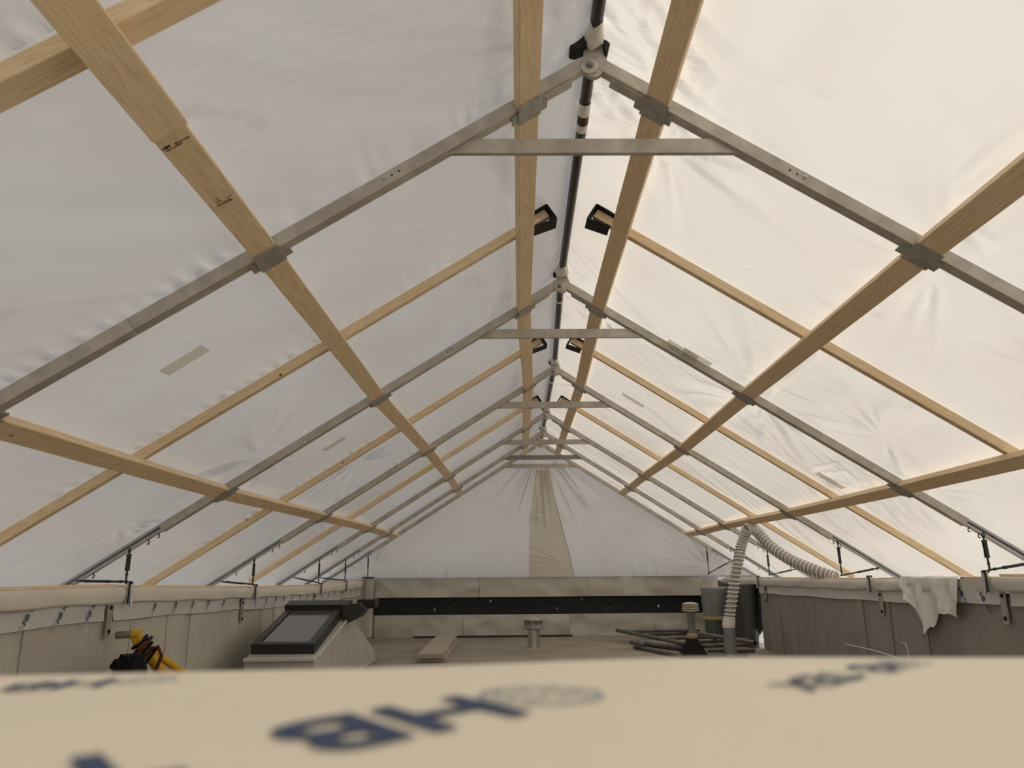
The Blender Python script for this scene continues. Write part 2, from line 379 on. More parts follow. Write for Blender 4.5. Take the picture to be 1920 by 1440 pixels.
# ---- roof film: one sheet for each slope, drawn over the ridge tube
WOODY = [0.5 * (FY[i] + FY[i + 1]) for i in range(4)]            # timber rafter in each of the first bays
Y_BACK = -3.2
SUPY = sorted([Y_BACK, -1.9] + [y - 0.025 for y in FY] + WOODY + [-0.777])
def support_n(y):
    xs = [Y_BACK]; ns = [0.06]
    for yy in sorted([(-1.902, .053), (-.777, .0845)] + [(q - 0.025, 0.053) for q in FY] + [(q, 0.0845) for q in WOODY]): xs.append(yy[0]); ns.append(yy[1])
    xs.append(12.0); ns.append(0.053)
    return np.interp(y, xs, ns)
A0, A1 = -0.070, 3.86
def film_n(side, a, y):
    """outward distance of the film from the rafter underside plane, folds included"""
    base = support_n(y)
    line = 0.112 - (a + 0.07) / 0.62 * 0.06
    n = np.maximum(base, line)
    sup = np.array([q - 0.025 for q in FY] + WOODY + [-0.777, -1.902])
    d = np.min(np.abs(y[..., None] - sup), axis=-1)
    sd = 0 if side < 0 else 50
    free = sstep(d, 0.02, 0.10)
    # small puckers gathered along the supports
    m1 = sstep(vnoise(a * 0.9 + 3, y * 0.7 + sd, 21 + sd), 0.42, 0.62)
    n = n + 0.011 * m1 * np.exp(-d / 0.10) * sstep(d, 0.015, 0.05) * (ridged(a * 17, y * 2.0, 31 + sd) - 0.55)
    # long soft folds, drawn across the bays
    ph = 0.95 if side > 0 else -0.8
    u = math.cos(ph) * y + math.sin(ph) * a * 1.2; w = -math.sin(ph) * y + math.cos(ph) * a
    m2 = sstep(vnoise(a * 0.8 + 9, y * 0.55 + 5, 41 + sd), 0.50, 0.72)
    amp = 0.026 if side > 0 else 0.0025
    wz = w + 0.10 * (vnoise(u * 1.5, w * 1.5, 61 + sd) - 0.5)
    n = n + free * amp * m2 * (ridged(u * 0.8, wz * 8.0, 43 + sd) - 0.5)
    # fans of wrinkles pulled from where timbers cross
    pts = [(FY[2] + 0.1, A_U + 0.12, 0.95, 1.0), (FY[2] - 0.45, A_U + 0.75, 0.65, 0.8), (FY[1] + 0.35, A_U + 0.8, 0.55, 0.6), (FY[1] - 0.25, A_U - 0.1, 0.5, 0.55), (FY[1] + .1, A_U + .1, 0.40, .55), (FY[3], A_U + 0.2, 0.45, 0.6), (FY[1] + 0.25, 0.35, 0.55, 1.1), (FY[2] + 0.25, 0.30, 0.45, .8),
           (FY[3] + 0.2, 0.25, 0.5, .8), (FY[2] - 0.1, A_L + 0.1, 0.4, 0.6), (FY[4], A_L, 0.5, 0.6), (WOODY[2] - 0.1, 2.2, 0.7, 0.9), (FY[1] - 0.12, 0.12, 0.35, 1.1)] if side > 0 else \
          [(WOODY[2] + 0.25, 1.9, 0.55, 1.0), (FY[2] - 0.15, 2.2, 0.6, 1.0), (FY[1] - .2, 0.1, 0.4, 0.9), (FY[2] - 0.2, 0.1, 0.35, .8), (FY[3] + .2, 0.2, 0.4, 0.9), (FY[2] - 0.4, 3.0, 0.5, .8), (WOODY[3], 2.8, 0.6, 0.7)]
    for k, (py, pa, R, s) in enumerate(pts):
        r = np.hypot(y - py, a - pa); t = np.arctan2(a - pa, y - py)
        lob = sstep(vnoise(t * 1.1 + 7 * k, 0 * t + k, 71 + sd), 0.38, 0.6)
        n = n + free * s * (0.050 if side > 0 else 0.022) * lob * np.exp(-(r / R) ** 2) * sstep(r, 0.02, 0.2) * (ridged(t * 5.0 + k, r * 1.2, 73 + sd + k) - 0.5)
    if side < 0:      # scalloped gathers where the film is pulled over the nearest metal rafter and the timber rafters beyond
        for ys_, lo_, hi_, sg in ((FY[1] - 0.055, 1.35, 3.4, -1), (WOODY[1] - 0.03, 1.2, 3.3, -1), (WOODY[2] - 0.03, 1.5, 3.4, -1), (WOODY[3] - .03, 1.5, 3.4, -1), (FY[3] - 0.055, 0.8, 2.4, -1), (WOODY[0] - 0.04, 1.2, 2.2, -1)):
            dd = sg * (y - ys_); ma = sstep(a, lo_, lo_ + 0.3) * (1 - sstep(a, hi_ - 0.3, hi_)) * (dd > 0)
            n = n + 0.015 * ma * np.exp(-dd / 0.045) * sstep(dd, 0, 0.012) * np.clip(np.sin(2 * math.pi * a / 0.078 + 5 * vnoise(a * 4, 0 * a, 3)), 0, 1) ** 2 * (0.35 + vnoise(a * 7, 0 * a + ys_, 96))
    # slow billow between supports
    n = n + free * (0.010 if side > 0 else 0.006) * (vnoise(a * 1.3, y * 1.1, 91 + sd) - 0.5)
    return n
def film_grid(ys, as_, side):
    Y, A = np.meshgrid(ys, as_, indexing='ij')
    n = film_n(side, A, Y)
    X0 = np.interp(Y, FY, FX) + np.where(Y < FY[0], (Y - FY[0]) * 0.02, 0); Z0 = np.interp(Y, FY, FZ)
    return np.stack([X0 + side * (A * CT + n * ST), Y, Z0 - A * ST + n * CT], -1)
def fast_grid_obj(name, mats_grids):
    vs, fs, o = [], [], 0
    for P in mats_grids:
        nu, nv = P.shape[:2]; vs.append(P.reshape(-1, 3))
        i, j = np.meshgrid(np.arange(nu - 1), np.arange(nv - 1), indexing='ij'); q = (i * nv + j).ravel() + o
        fs.append(np.stack([q, q + nv, q + nv + 1, q + 1], -1)); o += nu * nv
    V = np.concatenate(vs); Fq = np.concatenate(fs)
    me = bpy.data.meshes.new(name); me.vertices.add(len(V)); me.vertices.foreach_set('co', V.ravel().astype(np.float32))
    me.loops.add(Fq.size); me.loops.foreach_set('vertex_index', Fq.ravel().astype(np.int32))
    me.polygons.add(len(Fq)); me.polygons.foreach_set('loop_start', np.arange(0, Fq.size, 4, dtype=np.int32))
    me.polygons.foreach_set('use_smooth', np.ones(len(Fq), dtype=bool)); me.update(calc_edges=True); me.validate()
    ob = bpy.data.objects.new(name, me); COL.objects.link(ob); WL[ob.name] = (0, 0, 0); return ob
ys_f = np.concatenate([np.linspace(Y_BACK, 1.2, 60, endpoint=False), np.arange(1.2, 11.62, 0.0165)])
as_f = np.concatenate([np.linspace(A0, 3.2, 190, endpoint=False), np.linspace(3.2, A1, 24)])
ceil_o = fast_grid_obj('ceiling', [film_grid(ys_f, as_f, -1)[:, ::-1], film_grid(ys_f, as_f, 1)])
ceil_o.data.materials.append(MATS['film_taut']); ceil_o.data.materials.append(MATS['film'])
_np = len(ceil_o.data.polygons); ceil_o.data.polygons.foreach_set('material_index', (np.arange(_np) >= _np // 2).astype(np.int32))
tag(ceil_o, 'white translucent shrink-wrap film stretched over the pitched roof frames', kind='structure')

# ---- far gable film
YG = 11.60; ZB = -0.085
def gable_y(x, z):
    xa, za = FX[6], FZ[6] + 0.02
    r = np.hypot(x - xa, z - za); t = np.arctan2(x - xa, za - z)           # fan from the apex
    band = sstep(r, 0.25, 0.45) * (1 - sstep(r, 0.92 + 0.16 * np.cos(t * 9), 1.38)) * (1 - sstep(np.abs(t), 0.72, 0.95))
    f = 0.110 * band * (ridged(t * 10.5 + 4, r * 0.5, 5) - 0.5)
    h = z - ZB                                                              # short upright gathers along the foot
    f += 0.055 * sstep(vnoise(x * 1.1, h * 0 + 2, 6), 0.40, 0.6) * np.exp(-h / 0.16) * (ridged(x * 9 + 0.8 * h, h * 1.2, 7) - 0.5)
    # folds pulled sideways across the overlap strip
    px, pz = 0.98, 0.10
    r2 = np.hypot(x - px, z - pz); t2 = np.arctan2(z - pz, px - x)
    f += 0.030 * sstep(r2, .03, .2) * np.exp(-((r2 - 0.35) / 0.30) ** 2) * np.exp(-((t2 - 0.28) / 0.30) ** 2) * (ridged(t2 * 6 + 3, r2 * .8, 9) - 0.5)
    px, pz = 0.36, 0.83
    r3 = np.hypot(x - px, z - pz); t3 = np.arctan2(z - pz, x - px)
    f += 0.024 * sstep(r3, .03, .15) * np.exp(-(r3 / 0.5) ** 2) * np.exp(-((t3 + 0.1) / 0.55) ** 2) * (ridged(t3 * 4.5, r3 * .8, 10) - 0.5)
    # gathers in the lower corners
    for cx, s in ((3.05, -1), (-1.95, 1)):
        r4 = np.hypot(x - cx, z - 0.02); t4 = np.arctan2(z - 0.02, s * (x - cx))
        f += 0.055 * sstep(r4, .05, .25) * np.exp(-(r4 / 0.6) ** 2) * (ridged(t4 * 6, r4, 12) - 0.5)
    f += 0.05 * (vnoise(x * 0.8, z * 0.9, 13) - 0.5)
    return YG + 0.02 - f
def gable_grid(top, nx=330, nz=230):
    s = np.linspace(-1, 1, nx); t = np.linspace(0, 1, nz); S_, T_ = np.meshgrid(s, t, indexing='ij')
    Z6 = FZ[6]; z = ZB + T_ * (top - ZB); half = np.where(z > Z6 - 0.25, (Z6 + 0.133 - z) / 0.7816, (Z6 + 0.066 - z) / math.tan(TH)) + 0.012
    x = FX[6] + S_ * half
    return np.stack([x, gable_y(x, z), z], -1)
gab = fast_grid_obj('wall_gable', [gable_grid(FZ[6] + 0.133)])
gab.data.materials.append(MATS['film_gable'])
tag(gab, 'translucent white film closing the far gable triangle', kind='structure')
def strip_grid():
    zs = np.linspace(0, 1, 130); us = np.linspace(0, 1, 40)
    L = [atY(1006, 877, YG), atY(992, 973, YG), atY(992, 1077, YG)]; Rr = [atY(1027, 877, YG), atY(1045, 953, YG), atY(1058, 1002, YG), atY(1076, 1077, YG)]
    P = np.zeros((130, 40, 3))
    zt, zb = 1.50, ZB + 0.004
    for i, t in enumerate(zs):
        z = zt + (zb - zt) * t
        xl = np.interp(-z, [-p.z for p in L], [p.x for p in L]); xr = np.interp(-z, [-p.z for p in Rr], [p.x for p in Rr])
        x = xl + (xr - xl) * us
        P[i, :, 0] = x; P[i, :, 2] = z; P[i, :, 1] = gable_y(x, np.full_like(x, z)) - 0.006 - 0.004 * (us > 0.97)
    return P
so = fast_grid_obj('overlap_strip', [strip_grid()]); so.data.materials.append(MATS['film_beige']); so.parent = gab
tag(so, 'beige doubled strip of film running down the gable')
mb = MB()
mb.tube([gable_y(np.array(p.x), np.array(p.z)) * Vector((0, 1, 0)) + Vector((p.x, -0.010, p.z)) for p in
         [atY(1027, 877, YG), atY(1036, 915, YG), atY(1045, 953, YG), atY(1052, 980, YG), atY(1058, 1002, YG), atY(1068, 1040, YG), atY(1076, 1077, YG)]], 0.006, 6)
mb.build('seam', 'film_beige', gab)
# seam: drop the film at the back edge behind the viewer is left open, as the tent goes on there

# ---- parapet walls
def wall_side(name, side, y0, y1, xf, mat, pmat, widths, label, ztop):
    w = MB(); th = 0.17
    o = [Vector((xf(y) + side * t, y, z)) for z in (FLOOR, ztop) for (t, y) in ((0.012, y0), (0.012, y1), (th, y1), (th, y0))]
    w.pts8(o); wo = w.build(name, mat); tag(wo, label, kind='structure')
    y = y0; k = 0
    while y < y1 - 0.05:
        W = min(widths[k % len(widths)], y1 - y); k += 1
        e = 0.000 if k % 2 else 0.006
        p = MB(); nseg = 5; ring = []
        P = np.zeros((nseg + 1, 9, 3))
        for i in range(nseg + 1):
            yy = y + W * i / nseg
            for j in range(9):
                z = FLOOR + (ztop - 0.02 - FLOOR) * j / 8
                b = 0.004 * math.sin(7 * yy + 3 * z + k) + 0.003 * math.sin(17 * yy - 5 * z)
                P[i, j] = (xf(yy) + side * (0.006 - e) - side * (b + 0.004), yy, z)
        p.grid(P)
        # turned edges give the lap its thickness
        for yy in (y, y + W):
            i = 0 if yy == y else nseg
            Q = np.stack([P[i], P[i] + np.array([side * 0.014, 0, 0])], 0); p.grid(Q, False)
        p.build('membrane_panel', pmat, wo)
        y += W + 0.002
    return wo
wl = wall_side('wall_left', -1, 0.66, 11.72, LX, 'wall_membrane', 'wall_membrane', [0.46, 0.07, 0.42, 0.30, 0.06, 0.55], 'left parapet wall clad in pale grey membrane sheets', -0.17)
wr = wall_side('wall_right', 1, 0.66, 9.50, RXW, 'wall_membrane_grey', 'wall_membrane_grey', [0.62, 0.10, 0.44, 0.36, 0.12, 0.50], 'right parapet wall clad in darker grey membrane sheets', -0.15)

# back wall: core, wrapped upper band, recessed black boards, lower membrane
bk = MB(); bk.box(-2.25, 3.35, 11.80, 11.95, FLOOR, ZB - 0.02)
bko = bk.build('wall_back', 'wall_membrane'); tag(bko, 'low back parapet wall under the far gable', kind='structure')
def wavy_slab(x0, x1, z0, z1, yf, depth, name, mat, parent, amp=0.012, nx=30, nz=8, sd=0, ragged=0.0):
    xs = np.linspace(x0, x1, nx); zs = np.linspace(z0, z1, nz); X, Z = np.meshgrid(xs, zs, indexing='ij')
    y = yf - amp * (ridged(X * 2.2 + Z * 3 + sd, Z * 4 - X, 15 + sd) - 0.3) - 0.4 * amp * vnoise(X * 9, Z * 9, 16 + sd)
    Zr = Z + ragged * (vnoise(X * 6, Z * 0, 18 + sd) - 0.5) * (Z < z0 + 0.01)
    p = MB(); P = np.stack([X, y, Zr], -1); p.grid(P)
    for e in (P[0], P[-1], P[:, 0], P[:, -1]):
        Q = e.copy(); Q[:, 1] = yf + depth; p.grid(np.stack([e, Q], 0), False)
    return p.build(name, mat, parent)
for i, (a, b) in enumerate([(-1.90, -0.36), (-0.357, 1.24), (1.243, 2.93)]):
    wavy_slab(a, b, -0.365, ZB, 11.67, 0.12, 'membrane_band', 'wall_membrane', bko, 0.040, 34, 9, i)
for z0, z1, yy in ((-0.470, -0.372, 11.745), (-0.625, -0.478, 11.735)):
    p = MB(); p.box(-1.92, 2.95, yy, 11.799, z0, z1); p.build('black_board', 'black_board', bko, bevel=0.003)
for i, (a, b) in enumerate([(-1.90, -0.60), (-0.598, 0.95), (0.952, 2.2), (2.202, 3.30)]):
    wavy_slab(a, b, FLOOR, -0.615, 11.70, 0.1, 'membrane_panel', 'wall_membrane', bko, 0.045, 30, 8, 4 + i)
for px, py, r in ((920, 1127, 0.02), (1091, 1124, 0.012), (1044, 1141, 0.012), (1140, 1140, 0.01), (1235, 1136, 0.022), (815, 1143, 0.018), (855, 1133, .01)):
    q = atY(px, py, 11.73); p = MB(); yb = 11.743 if q.z > -0.474 else 11.733
    p.prism([(q.x - r, yb, q.z), (q.x, yb, q.z - r * 1.3), (q.x + r * .8, yb, q.z + r * .7), (q.x + 0.2 * r, yb, q.z + r)], (0, -0.003, 0)); p.build('scuff', 'wall_membrane', bko)
# wrapped corner post on the left
p = MB(); p.box(-2.10, -1.915, 11.48, 11.66, FLOOR, -0.075)
po = p.build('corner_post', 'wall_membrane', bevel=0.02); tag(po, 'membrane-wrapped square post in the far left corner', 'post')
p = MB(); p.tube([(-2.06, 11.46, -0.072), (-1.88, 11.46, -0.077)], 0.011, 8); p.build('cross_bar', 'dark_steel', po)
p = MB(); p.tube([(-2.02, 11.46, -0.10), (-2.02, 11.46, -0.44)], 0.008, 6); p.build('rod', 'bracket_steel', po)
p = MB(); p.tube([(-2.25, 11.462, -0.475), (-1.90, 11.462, -0.478)], 0.024, 10)
tag(p.build('conduit', 'black_board'), 'black conduit crossing the far left corner post', 'conduit')

# right-hand stretch past the end of the near wall: dark sheet with a torn gap at the foot
p = MB(); p.prism([(3.11, 9.52, -0.16), (3.16, 11.66, -0.16), (3.16, 11.66, FLOOR), (3.12, 9.95, FLOOR), (3.12, 9.86, -0.80), (3.115, 9.62, -0.70), (3.11, 9.52, -0.66)], (0.02, 0, 0))
tag(p.build('wall_right_end', 'vent_dark'), 'dark grey sheet closing the far right corner', kind='structure')

# near parapet under the viewer
HB = -0.046
p = MB(); p.box(-2.45, 3.15, 0.02, 0.40, FLOOR, HB - 0.10)
tag(p.build('wall_front', 'wall_membrane'), 'near parapet wall below the foreground beam', kind='structure')
def beam_z(x, y):
    t = min(max((y - 0.06) / 0.34, 0), 1); edge = 0.3 + 0.7 * t * t
    return HB + (0.0016 * math.sin(5.1 * x + 1) + 0.0010 * math.sin(11 * x)) * edge + 0.0004 * math.sin(25 * x + 30 * y) - 0.005 * min(max(0, -x - 0.05), 0.6) * t
xs = np.concatenate([np.linspace(-2.3, -0.7, 20, endpoint=False), np.linspace(-0.7, 0.7, 240, endpoint=False), np.linspace(0.7, 3.0, 26)])
top = [(0.03 + 0.375 * k / 40, 0.0) for k in range(41)]
prof = [(-0.02, -0.10), (-0.02, -0.015), (-0.005, -0.002)] + top + [(0.418, -0.0025), (0.426, -0.010), (0.429, -0.022), (0.430, -0.10)]
P = np.zeros((len(xs), len(prof), 3))
for i, x in enumerate(xs):
    for j, (y, z) in enumerate(prof):
        yy = y + (0.004 * math.sin(9 * x) if y > 0.39 else 0)
        P[i, j] = (x, yy, beam_z(x, yy) + z)
p = MB(); p.grid(P)
fb = p.build('wrapped_beam', 'wrap_sheet'); tag(fb, 'cream sheet-wrapped beam with blurred blue lettering across the foreground', 'beam')
# printing on the foreground sheet: globe emblem, HB TEX, running down towards the lower left
def emblem(R, seg=36):
    vs, fs = [], []
    def stroke(pts, w):
        o = len(vs)
        for i, (x, y) in enumerate(pts):
            x0, y0 = pts[max(i - 1, 0)]; x1, y1 = pts[min(i + 1, len(pts) - 1)]
            d = math.hypot(x1 - x0, y1 - y0) or 1; nx, ny = -(y1 - y0) / d * w / 2, (x1 - x0) / d * w / 2
            vs.append((x + nx, y + ny, 0)); vs.append((x - nx, y - ny, 0))
        for i in range(len(pts) - 1): fs.append((o + 2 * i, o + 2 * i + 1, o + 2 * i + 3, o + 2 * i + 2))
    C = lambda cx, rx, ry: [(cx + rx * math.cos(2 * math.pi * k / seg), ry * math.sin(2 * math.pi * k / seg)) for k in range(seg + 1)]
    stroke(C(0, R, R), R * 0.10); stroke(C(0, R * 0.45, R), R * 0.07)
    for q in (-0.55, -0.1, 0.35):
        h = math.sqrt(max(0, 1 - q * q)) * R
        stroke([(-h + 2 * h * k / 14, q * R + 0.16 * R * math.sin(5 * k / 14 * math.pi)) for k in range(15)], R * 0.07)
    return np.array(vs), fs
TXT_HB = text_mesh('HB', 1.0, 0.0, 0.02, 0.12); TXT_TEX = text_mesh('TEX', 1.0, 0.0, 0.02, 0.12); EMB = emblem(0.5)
def scaled(vf, s, dx=0, dy=0): return (vf[0] * s + np.array([dx, dy, 0]), vf[1])
def clip_y(m_):
    keep = [k for k, f in enumerate(m_.f) if max(m_.v[i][1] for i in f) < 0.408]
    m_.f = [m_.f[k] for k in keep]; m_.s = [m_.s[k] for k in keep]
    m_.v = [(v[0], v[1], beam_z(v[0], v[1]) + (v[2] - HB) - 0.0022) for v in m_.v]
def beam_print(org, dirv, size):
    ex = Vector((dirv[0], dirv[1], 0)).normalized(); ey = Vector((-ex.y, ex.x, 0))
    a = MB(); put_flat(a, scaled(EMB, size * 0.72, 0, size * 0.28), org, ex, ey, 0.0030); clip_y(a); a.build('emblem', 'print_grey', fb)
    b = MB(); put_flat(b, scaled(TXT_HB, size, size * 0.34, 0), org, ex, ey, 0.0032); put_flat(b, scaled(TXT_TEX, size * 0.90, size * 2.12, 0), org, ex, ey, 0.0032); clip_y(b); b.build('lettering', 'print_blue', fb)
p0 = atZ(955, 1301, HB); p1 = atZ(405, 1384, HB)
beam_print(p0, (p1.x - p0.x, p1.y - p0.y), 0.062)
q0 = atZ(1665, 1248, HB); beam_print(q0 + Vector((0.0, 0.0, 0)), (p1.x - p0.x, p1.y - p0.y), 0.030)
q0 = atZ(285, 1268, HB); beam_print(q0, (p1.x - p0.x, (p1.y - p0.y) * 0.25), 0.034)

# ---- wrapped timbers along the parapets, membrane strips, anchors
def wrapped_timber(side, y0, y1, xf, z0, z1, h, label, mat, group, strip_top=True):
    mb = MB(); n = 26; dpt = 0.12; P = np.zeros((n, 7, 3))
    sect = [(dpt, -h), (0.0, -h), (-0.004, -h * 0.85), (-0.003, -h * 0.4), (0.002, -0.006), (0.014, 0.0), (dpt, 0.0)]
    for i in range(n):
        t = i / (n - 1); y = y0 + (y1 - y0) * t; zz = z0 + (z1 - z0) * t
        gath = max(0, 1 - min(t, 1 - t) * (y1 - y0) / 0.10)
        for j, (d, z) in enumerate(sect):
            wob = (0.004 * math.sin(11 * y + j) + 0.010 * gath * math.sin(60 * y + 2 * j)) * (1 if 0 < j < 6 else 0)
            P[i, j] = (xf(y) + side * (d + wob - 0.032), y, zz + z + 0.004 * math.sin(8 * y) * (j in (1, 2)))
    mb.grid(P)
    for e in (P[0], P[-1]):
        mb.add(e, [tuple(range(7))])
    o = mb.build('wrapped_timber', mat); tag(o, label, 'beam', group)
    if strip_top:
        s = MB(); q = [Vector((xf(y) + side * d, y, zt + e)) for e in (0.001, 0.016) for (d, y, zt) in ((0.015, y0, z0), (0.015, y1, z1), (0.115, y1, z1), (0.115, y0, z0))]
        s.pts8(q); s.build('timber_plate', 'pine', o)
    return o
gl = 'sheet-wrapped timbers on the left parapet'; gr = 'sheet-wrapped timbers on the right parapet'
LS = [(0.50, 4.69, -0.062, -0.072, 0.090, 'cream wrapped timber on left parapet, nearest stretch up to first bracket'),
      (4.77, 6.88, -0.078, -0.122, 0.085, 'cream wrapped timber on left parapet between first and second brackets'),
      (6.96, 9.08, -0.126, -0.146, 0.085, 'cream wrapped timber on left parapet between second and third brackets'),
      (9.16, 10.36, -0.142, -0.136, 0.085, 'cream wrapped timber on left parapet between third and fourth brackets'),
      (10.44, 11.44, -0.134, -0.126, 0.085, 'cream wrapped timber on left parapet ending at the far corner post')]
for y0, y1, z0, z1, h, lab in LS: wrapped_timber(-1, y0, y1, LX, z0, z1, h, lab, 'wrap_side', gl)
RS = [(0.50, 4.68, -0.048, -0.055, 0.080, 'white wrapped timber on right parapet, nearest stretch at the frame edge'),
      (5.35, 6.31, -0.076, -0.090, 0.080, 'grey-white wrapped timber on right parapet beside the torn hanging sheet'),
      (6.39, 9.35, -0.092, -0.108, 0.080, 'grey-white wrapped timber on right parapet in front of the ribbed hose end'),
      (9.45, 11.20, -0.108, -0.114, 0.075, 'grey-white wrapped timber on right parapet behind the upright ribbed hose')]
for y0, y1, z0, z1, h, lab in RS: wrapped_timber(1, y0, y1, RXW, z0, z1, h, lab, 'wrap_grey', gr)
b = board('timber_block', (RXW(4.78) + 0.06, 4.76, -0.092), (RXW(5.1) + 0.06, 5.10, -0.094), (1, 0, 0), (0, 0, 1), 0.10, 0.075, 'pine', 'bare pine block end beside first right bracket', 'block')
b = board('timber_block', (RXW(5.2) + 0.075, 5.16, -0.135), (RXW(5.3) + 0.075, 5.34, -0.135), (1, 0, 0), (0, 0, 1), 0.09, 0.07, 'pine', 'bare pine end showing beneath the torn hanging sheet', 'block')

# membrane strips with printing
def strip(side, y0, y1, xf, zt0, zt1, h0, h1, mat, label, prints, group, size=0.044, upside=False):
    n = 24; mb = MB(); P = np.zeros((n, 5, 3))
    for i in range(n):
        t = i / (n - 1); y = y0 + (y1 - y0) * t; zt = zt0 + (zt1 - zt0) * t; h = h0 + (h1 - h0) * t
        for j in range(5):
            P[i, j] = (xf(y) - side * (0.017 + 0.003 * math.sin(6 * y + j) + 0.004 * (j == 4)), y, zt - h * j / 4 + (0.004 * math.sin(5 * y) if j == 4 else 0))
    mb.grid(P); Q = P.copy(); Q[:, :, 0] += side * 0.004
    mb.grid(Q); mb.grid(np.stack([P[:, -1], Q[:, -1]], 0), False); mb.grid(np.stack([P[0], Q[0]], 0), False); mb.grid(np.stack([P[-1], Q[-1]], 0), False)
    o = mb.build('membrane_strip', mat); tag(o, label, 'membrane strip', group)
    for (y, z) in prints:
        ex = Vector((0, 0.60, 0.80)) if side < 0 else Vector((0, -0.60, -0.80))
        ey = Vector((0, -0.80, 0.60)) if side < 0 else Vector((0, 0.80, -0.60))
        if side < 0: ez = ex.cross(ey)          # faces +x
        org = Vector((xf(y) - side * 0.0245, y, z))
        nrm = ex.cross(ey)
        if nrm.x * (-side) < 0: ey = -ey
        a = MB(); put_flat(a, scaled(EMB, size * 0.9, size * -0.1, size * 0.33), org, ex, ey); a.build('emblem', 'print_grey', o)
        c = MB(); put_flat(c, scaled(TXT_HB, size, size * 0.50, 0), org, ex, ey, .0003); put_flat(c, scaled(TXT_TEX, size * 0.8, size * 2.10, 0), org, ex, ey, .0003); c.build('lettering', 'print_navy', o)
    return o
gs = 'printed membrane strips under the left timbers'
pl = lambda px, py: (lambda q: (q.y, q.z))(atX(px, py, -2.29))
ys0 = [pl(36, 1183), pl(97, 1178), pl(151, 1173)]
strip(-1, 0.70, 4.53, LX, -0.140, -0.140, 0.125, 0.112, 'strip_sheet', 'printed membrane strip on left wall before first flat steel plate', ys0, gs)
ys1 = [pl(271, 1154), pl(309, 1151), pl(341, 1148), pl(369, 1145), pl(397, 1142), pl(427, 1139)]
strip(-1, 4.63, 6.64, LX, -0.145, -0.195, 0.110, 0.095, 'strip_sheet', 'printed membrane strip on left wall between first and second steel plates', ys1, gs)
strip(-1, 6.74, 8.90, LX, -0.205, -0.225, 0.095, 0.11, 'strip_sheet', 'printed membrane strip on left wall behind the skylight', [(7.0 + 0.27 * k, -0.295) for k in range(8)], gs)
strip(-1, 9.00, 11.40, LX, -0.22, -0.21, 0.11, 0.12, 'strip_sheet', 'printed membrane strip on left wall running into the far corner', [(9.25 + 0.3 * k, -0.31) for k in range(7)], gs)
gs2 = 'membrane strips under the right timbers'
pr_ = lambda px, py: (lambda q: (q.y, q.z))(atX(px, py, 2.97))
strip(1, 0.70, 4.56, RXW, -0.125, -0.130, 0.085, 0.085, 'strip_sheet', 'pale membrane strip on right wall at the frame edge', [], gs2)
strip(1, 4.64, 5.42, RXW, -0.065, -0.075, 0.145, 0.150, 'strip_sheet', 'blue-lettered membrane flap between the hanging sheet and pine block', [pr_(1803, 1099), pr_(1845, 1108)], gs2, size=0.046)
strip(1, 5.46, 6.20, RXW, -0.155, -0.165, 0.085, 0.085, 'strip_sheet', 'pale membrane strip on right wall behind the hanging sheet', [], gs2)
strip(1, 6.27, 9.16, RXW, -0.165, -0.185, 0.088, 0.09, 'strip_sheet', 'pale membrane strip on right wall between two steel plates', [], gs2)
strip(1, 9.28, 9.48, RXW, -0.185, -0.188, 0.09, 0.09, 'strip_sheet', 'short pale membrane strip at the far end of right wall', [], gs2)

def anchor(side, xf, yp, ypl, zt, label, group):
    e = empty('anchor_bracket', (xf(yp), yp, zt - 0.11), label, 'bracket', group)
    s = side; x = xf(yp) - s * 0.032
    p = MB(); p.hexa((x - s * 0.020, yp - 0.022, zt - 0.10), (s * 0.016, 0, 0), (0, 0.005, 0), (0, 0, 0.125)); p.hexa((x - s * 0.020, yp - 0.022, zt - 0.10), (s * 0.005, 0, 0), (0, 0.044, 0), (0, 0, 0.125))
    p.build('post', 'gusset_steel', e)
    p = MB(); p.tube([(x - s * 0.028, yp, zt - 0.115), (x - s * 0.020, yp, zt + 0.02)], 0.010, 8); p.build('pin', 'bright_steel', e)
    p = MB(); p.tube([(x - s * 0.030, yp - 0.01, zt + 0.022), (x + s * 0.012, yp - 0.01, zt + 0.022)], 0.008, 8); p.build('cross_bar', 'dark_steel', e)
    for k in range(2):
        p = MB(); p.lathe((x - s * 0.024, yp, zt - 0.03 - 0.05 * k), [(0.009, 0), (0.009, 0.006), (0.0, 0.006)], 6, (-s, 0, 0), False); p.build('bolt', 'dark_steel', e)
    xq = xf(ypl)
    p = MB(); p.hexa((xq - s * 0.024, ypl - 0.028, zt - 0.275), (s * 0.006, 0, 0), (0, 0.056, 0), (0, 0, 0.185)); o = p.build('wall_plate', 'gusset_steel', e, bevel=0.001)
    for zz in (zt - 0.115, zt - 0.245):
        p = MB(); p.lathe((xq - s * 0.024, ypl, zz), [(0.013, 0), (0.013, 0.004), (0.008, 0.004), (0.008, 0.010), (0, 0.010)], 8, (-s, 0, 0), False); p.build('bolt', 'dark_steel', o)
    return e
ga = 'steel anchor brackets along the parapets'
anchor(-1, LX, 4.73, 4.58, -0.070, 'steel anchor bracket on left parapet above the yellow prop', ga)
anchor(-1, LX, 6.92, 6.69, -0.122, 'steel anchor bracket on left parapet in line with second visible tie rod', ga)
anchor(-1, LX, 9.12, 8.95, -0.142, 'steel anchor bracket on left parapet behind the skylight hood', ga)
anchor(-1, LX, 10.40, 10.28, -0.134, 'steel anchor bracket on left parapet next to far corner post', ga)
anchor(1, RXW, 4.73, 4.62, -0.045, 'steel anchor bracket on right parapet beside the bare pine block', ga)
anchor(1, RXW, 6.35, 6.22, -0.085, 'steel anchor bracket on right parapet left of the hanging sheet', ga)
anchor(1, RXW, 9.40, 9.22, -0.105, 'steel anchor bracket on right parapet behind the upright hose', ga)

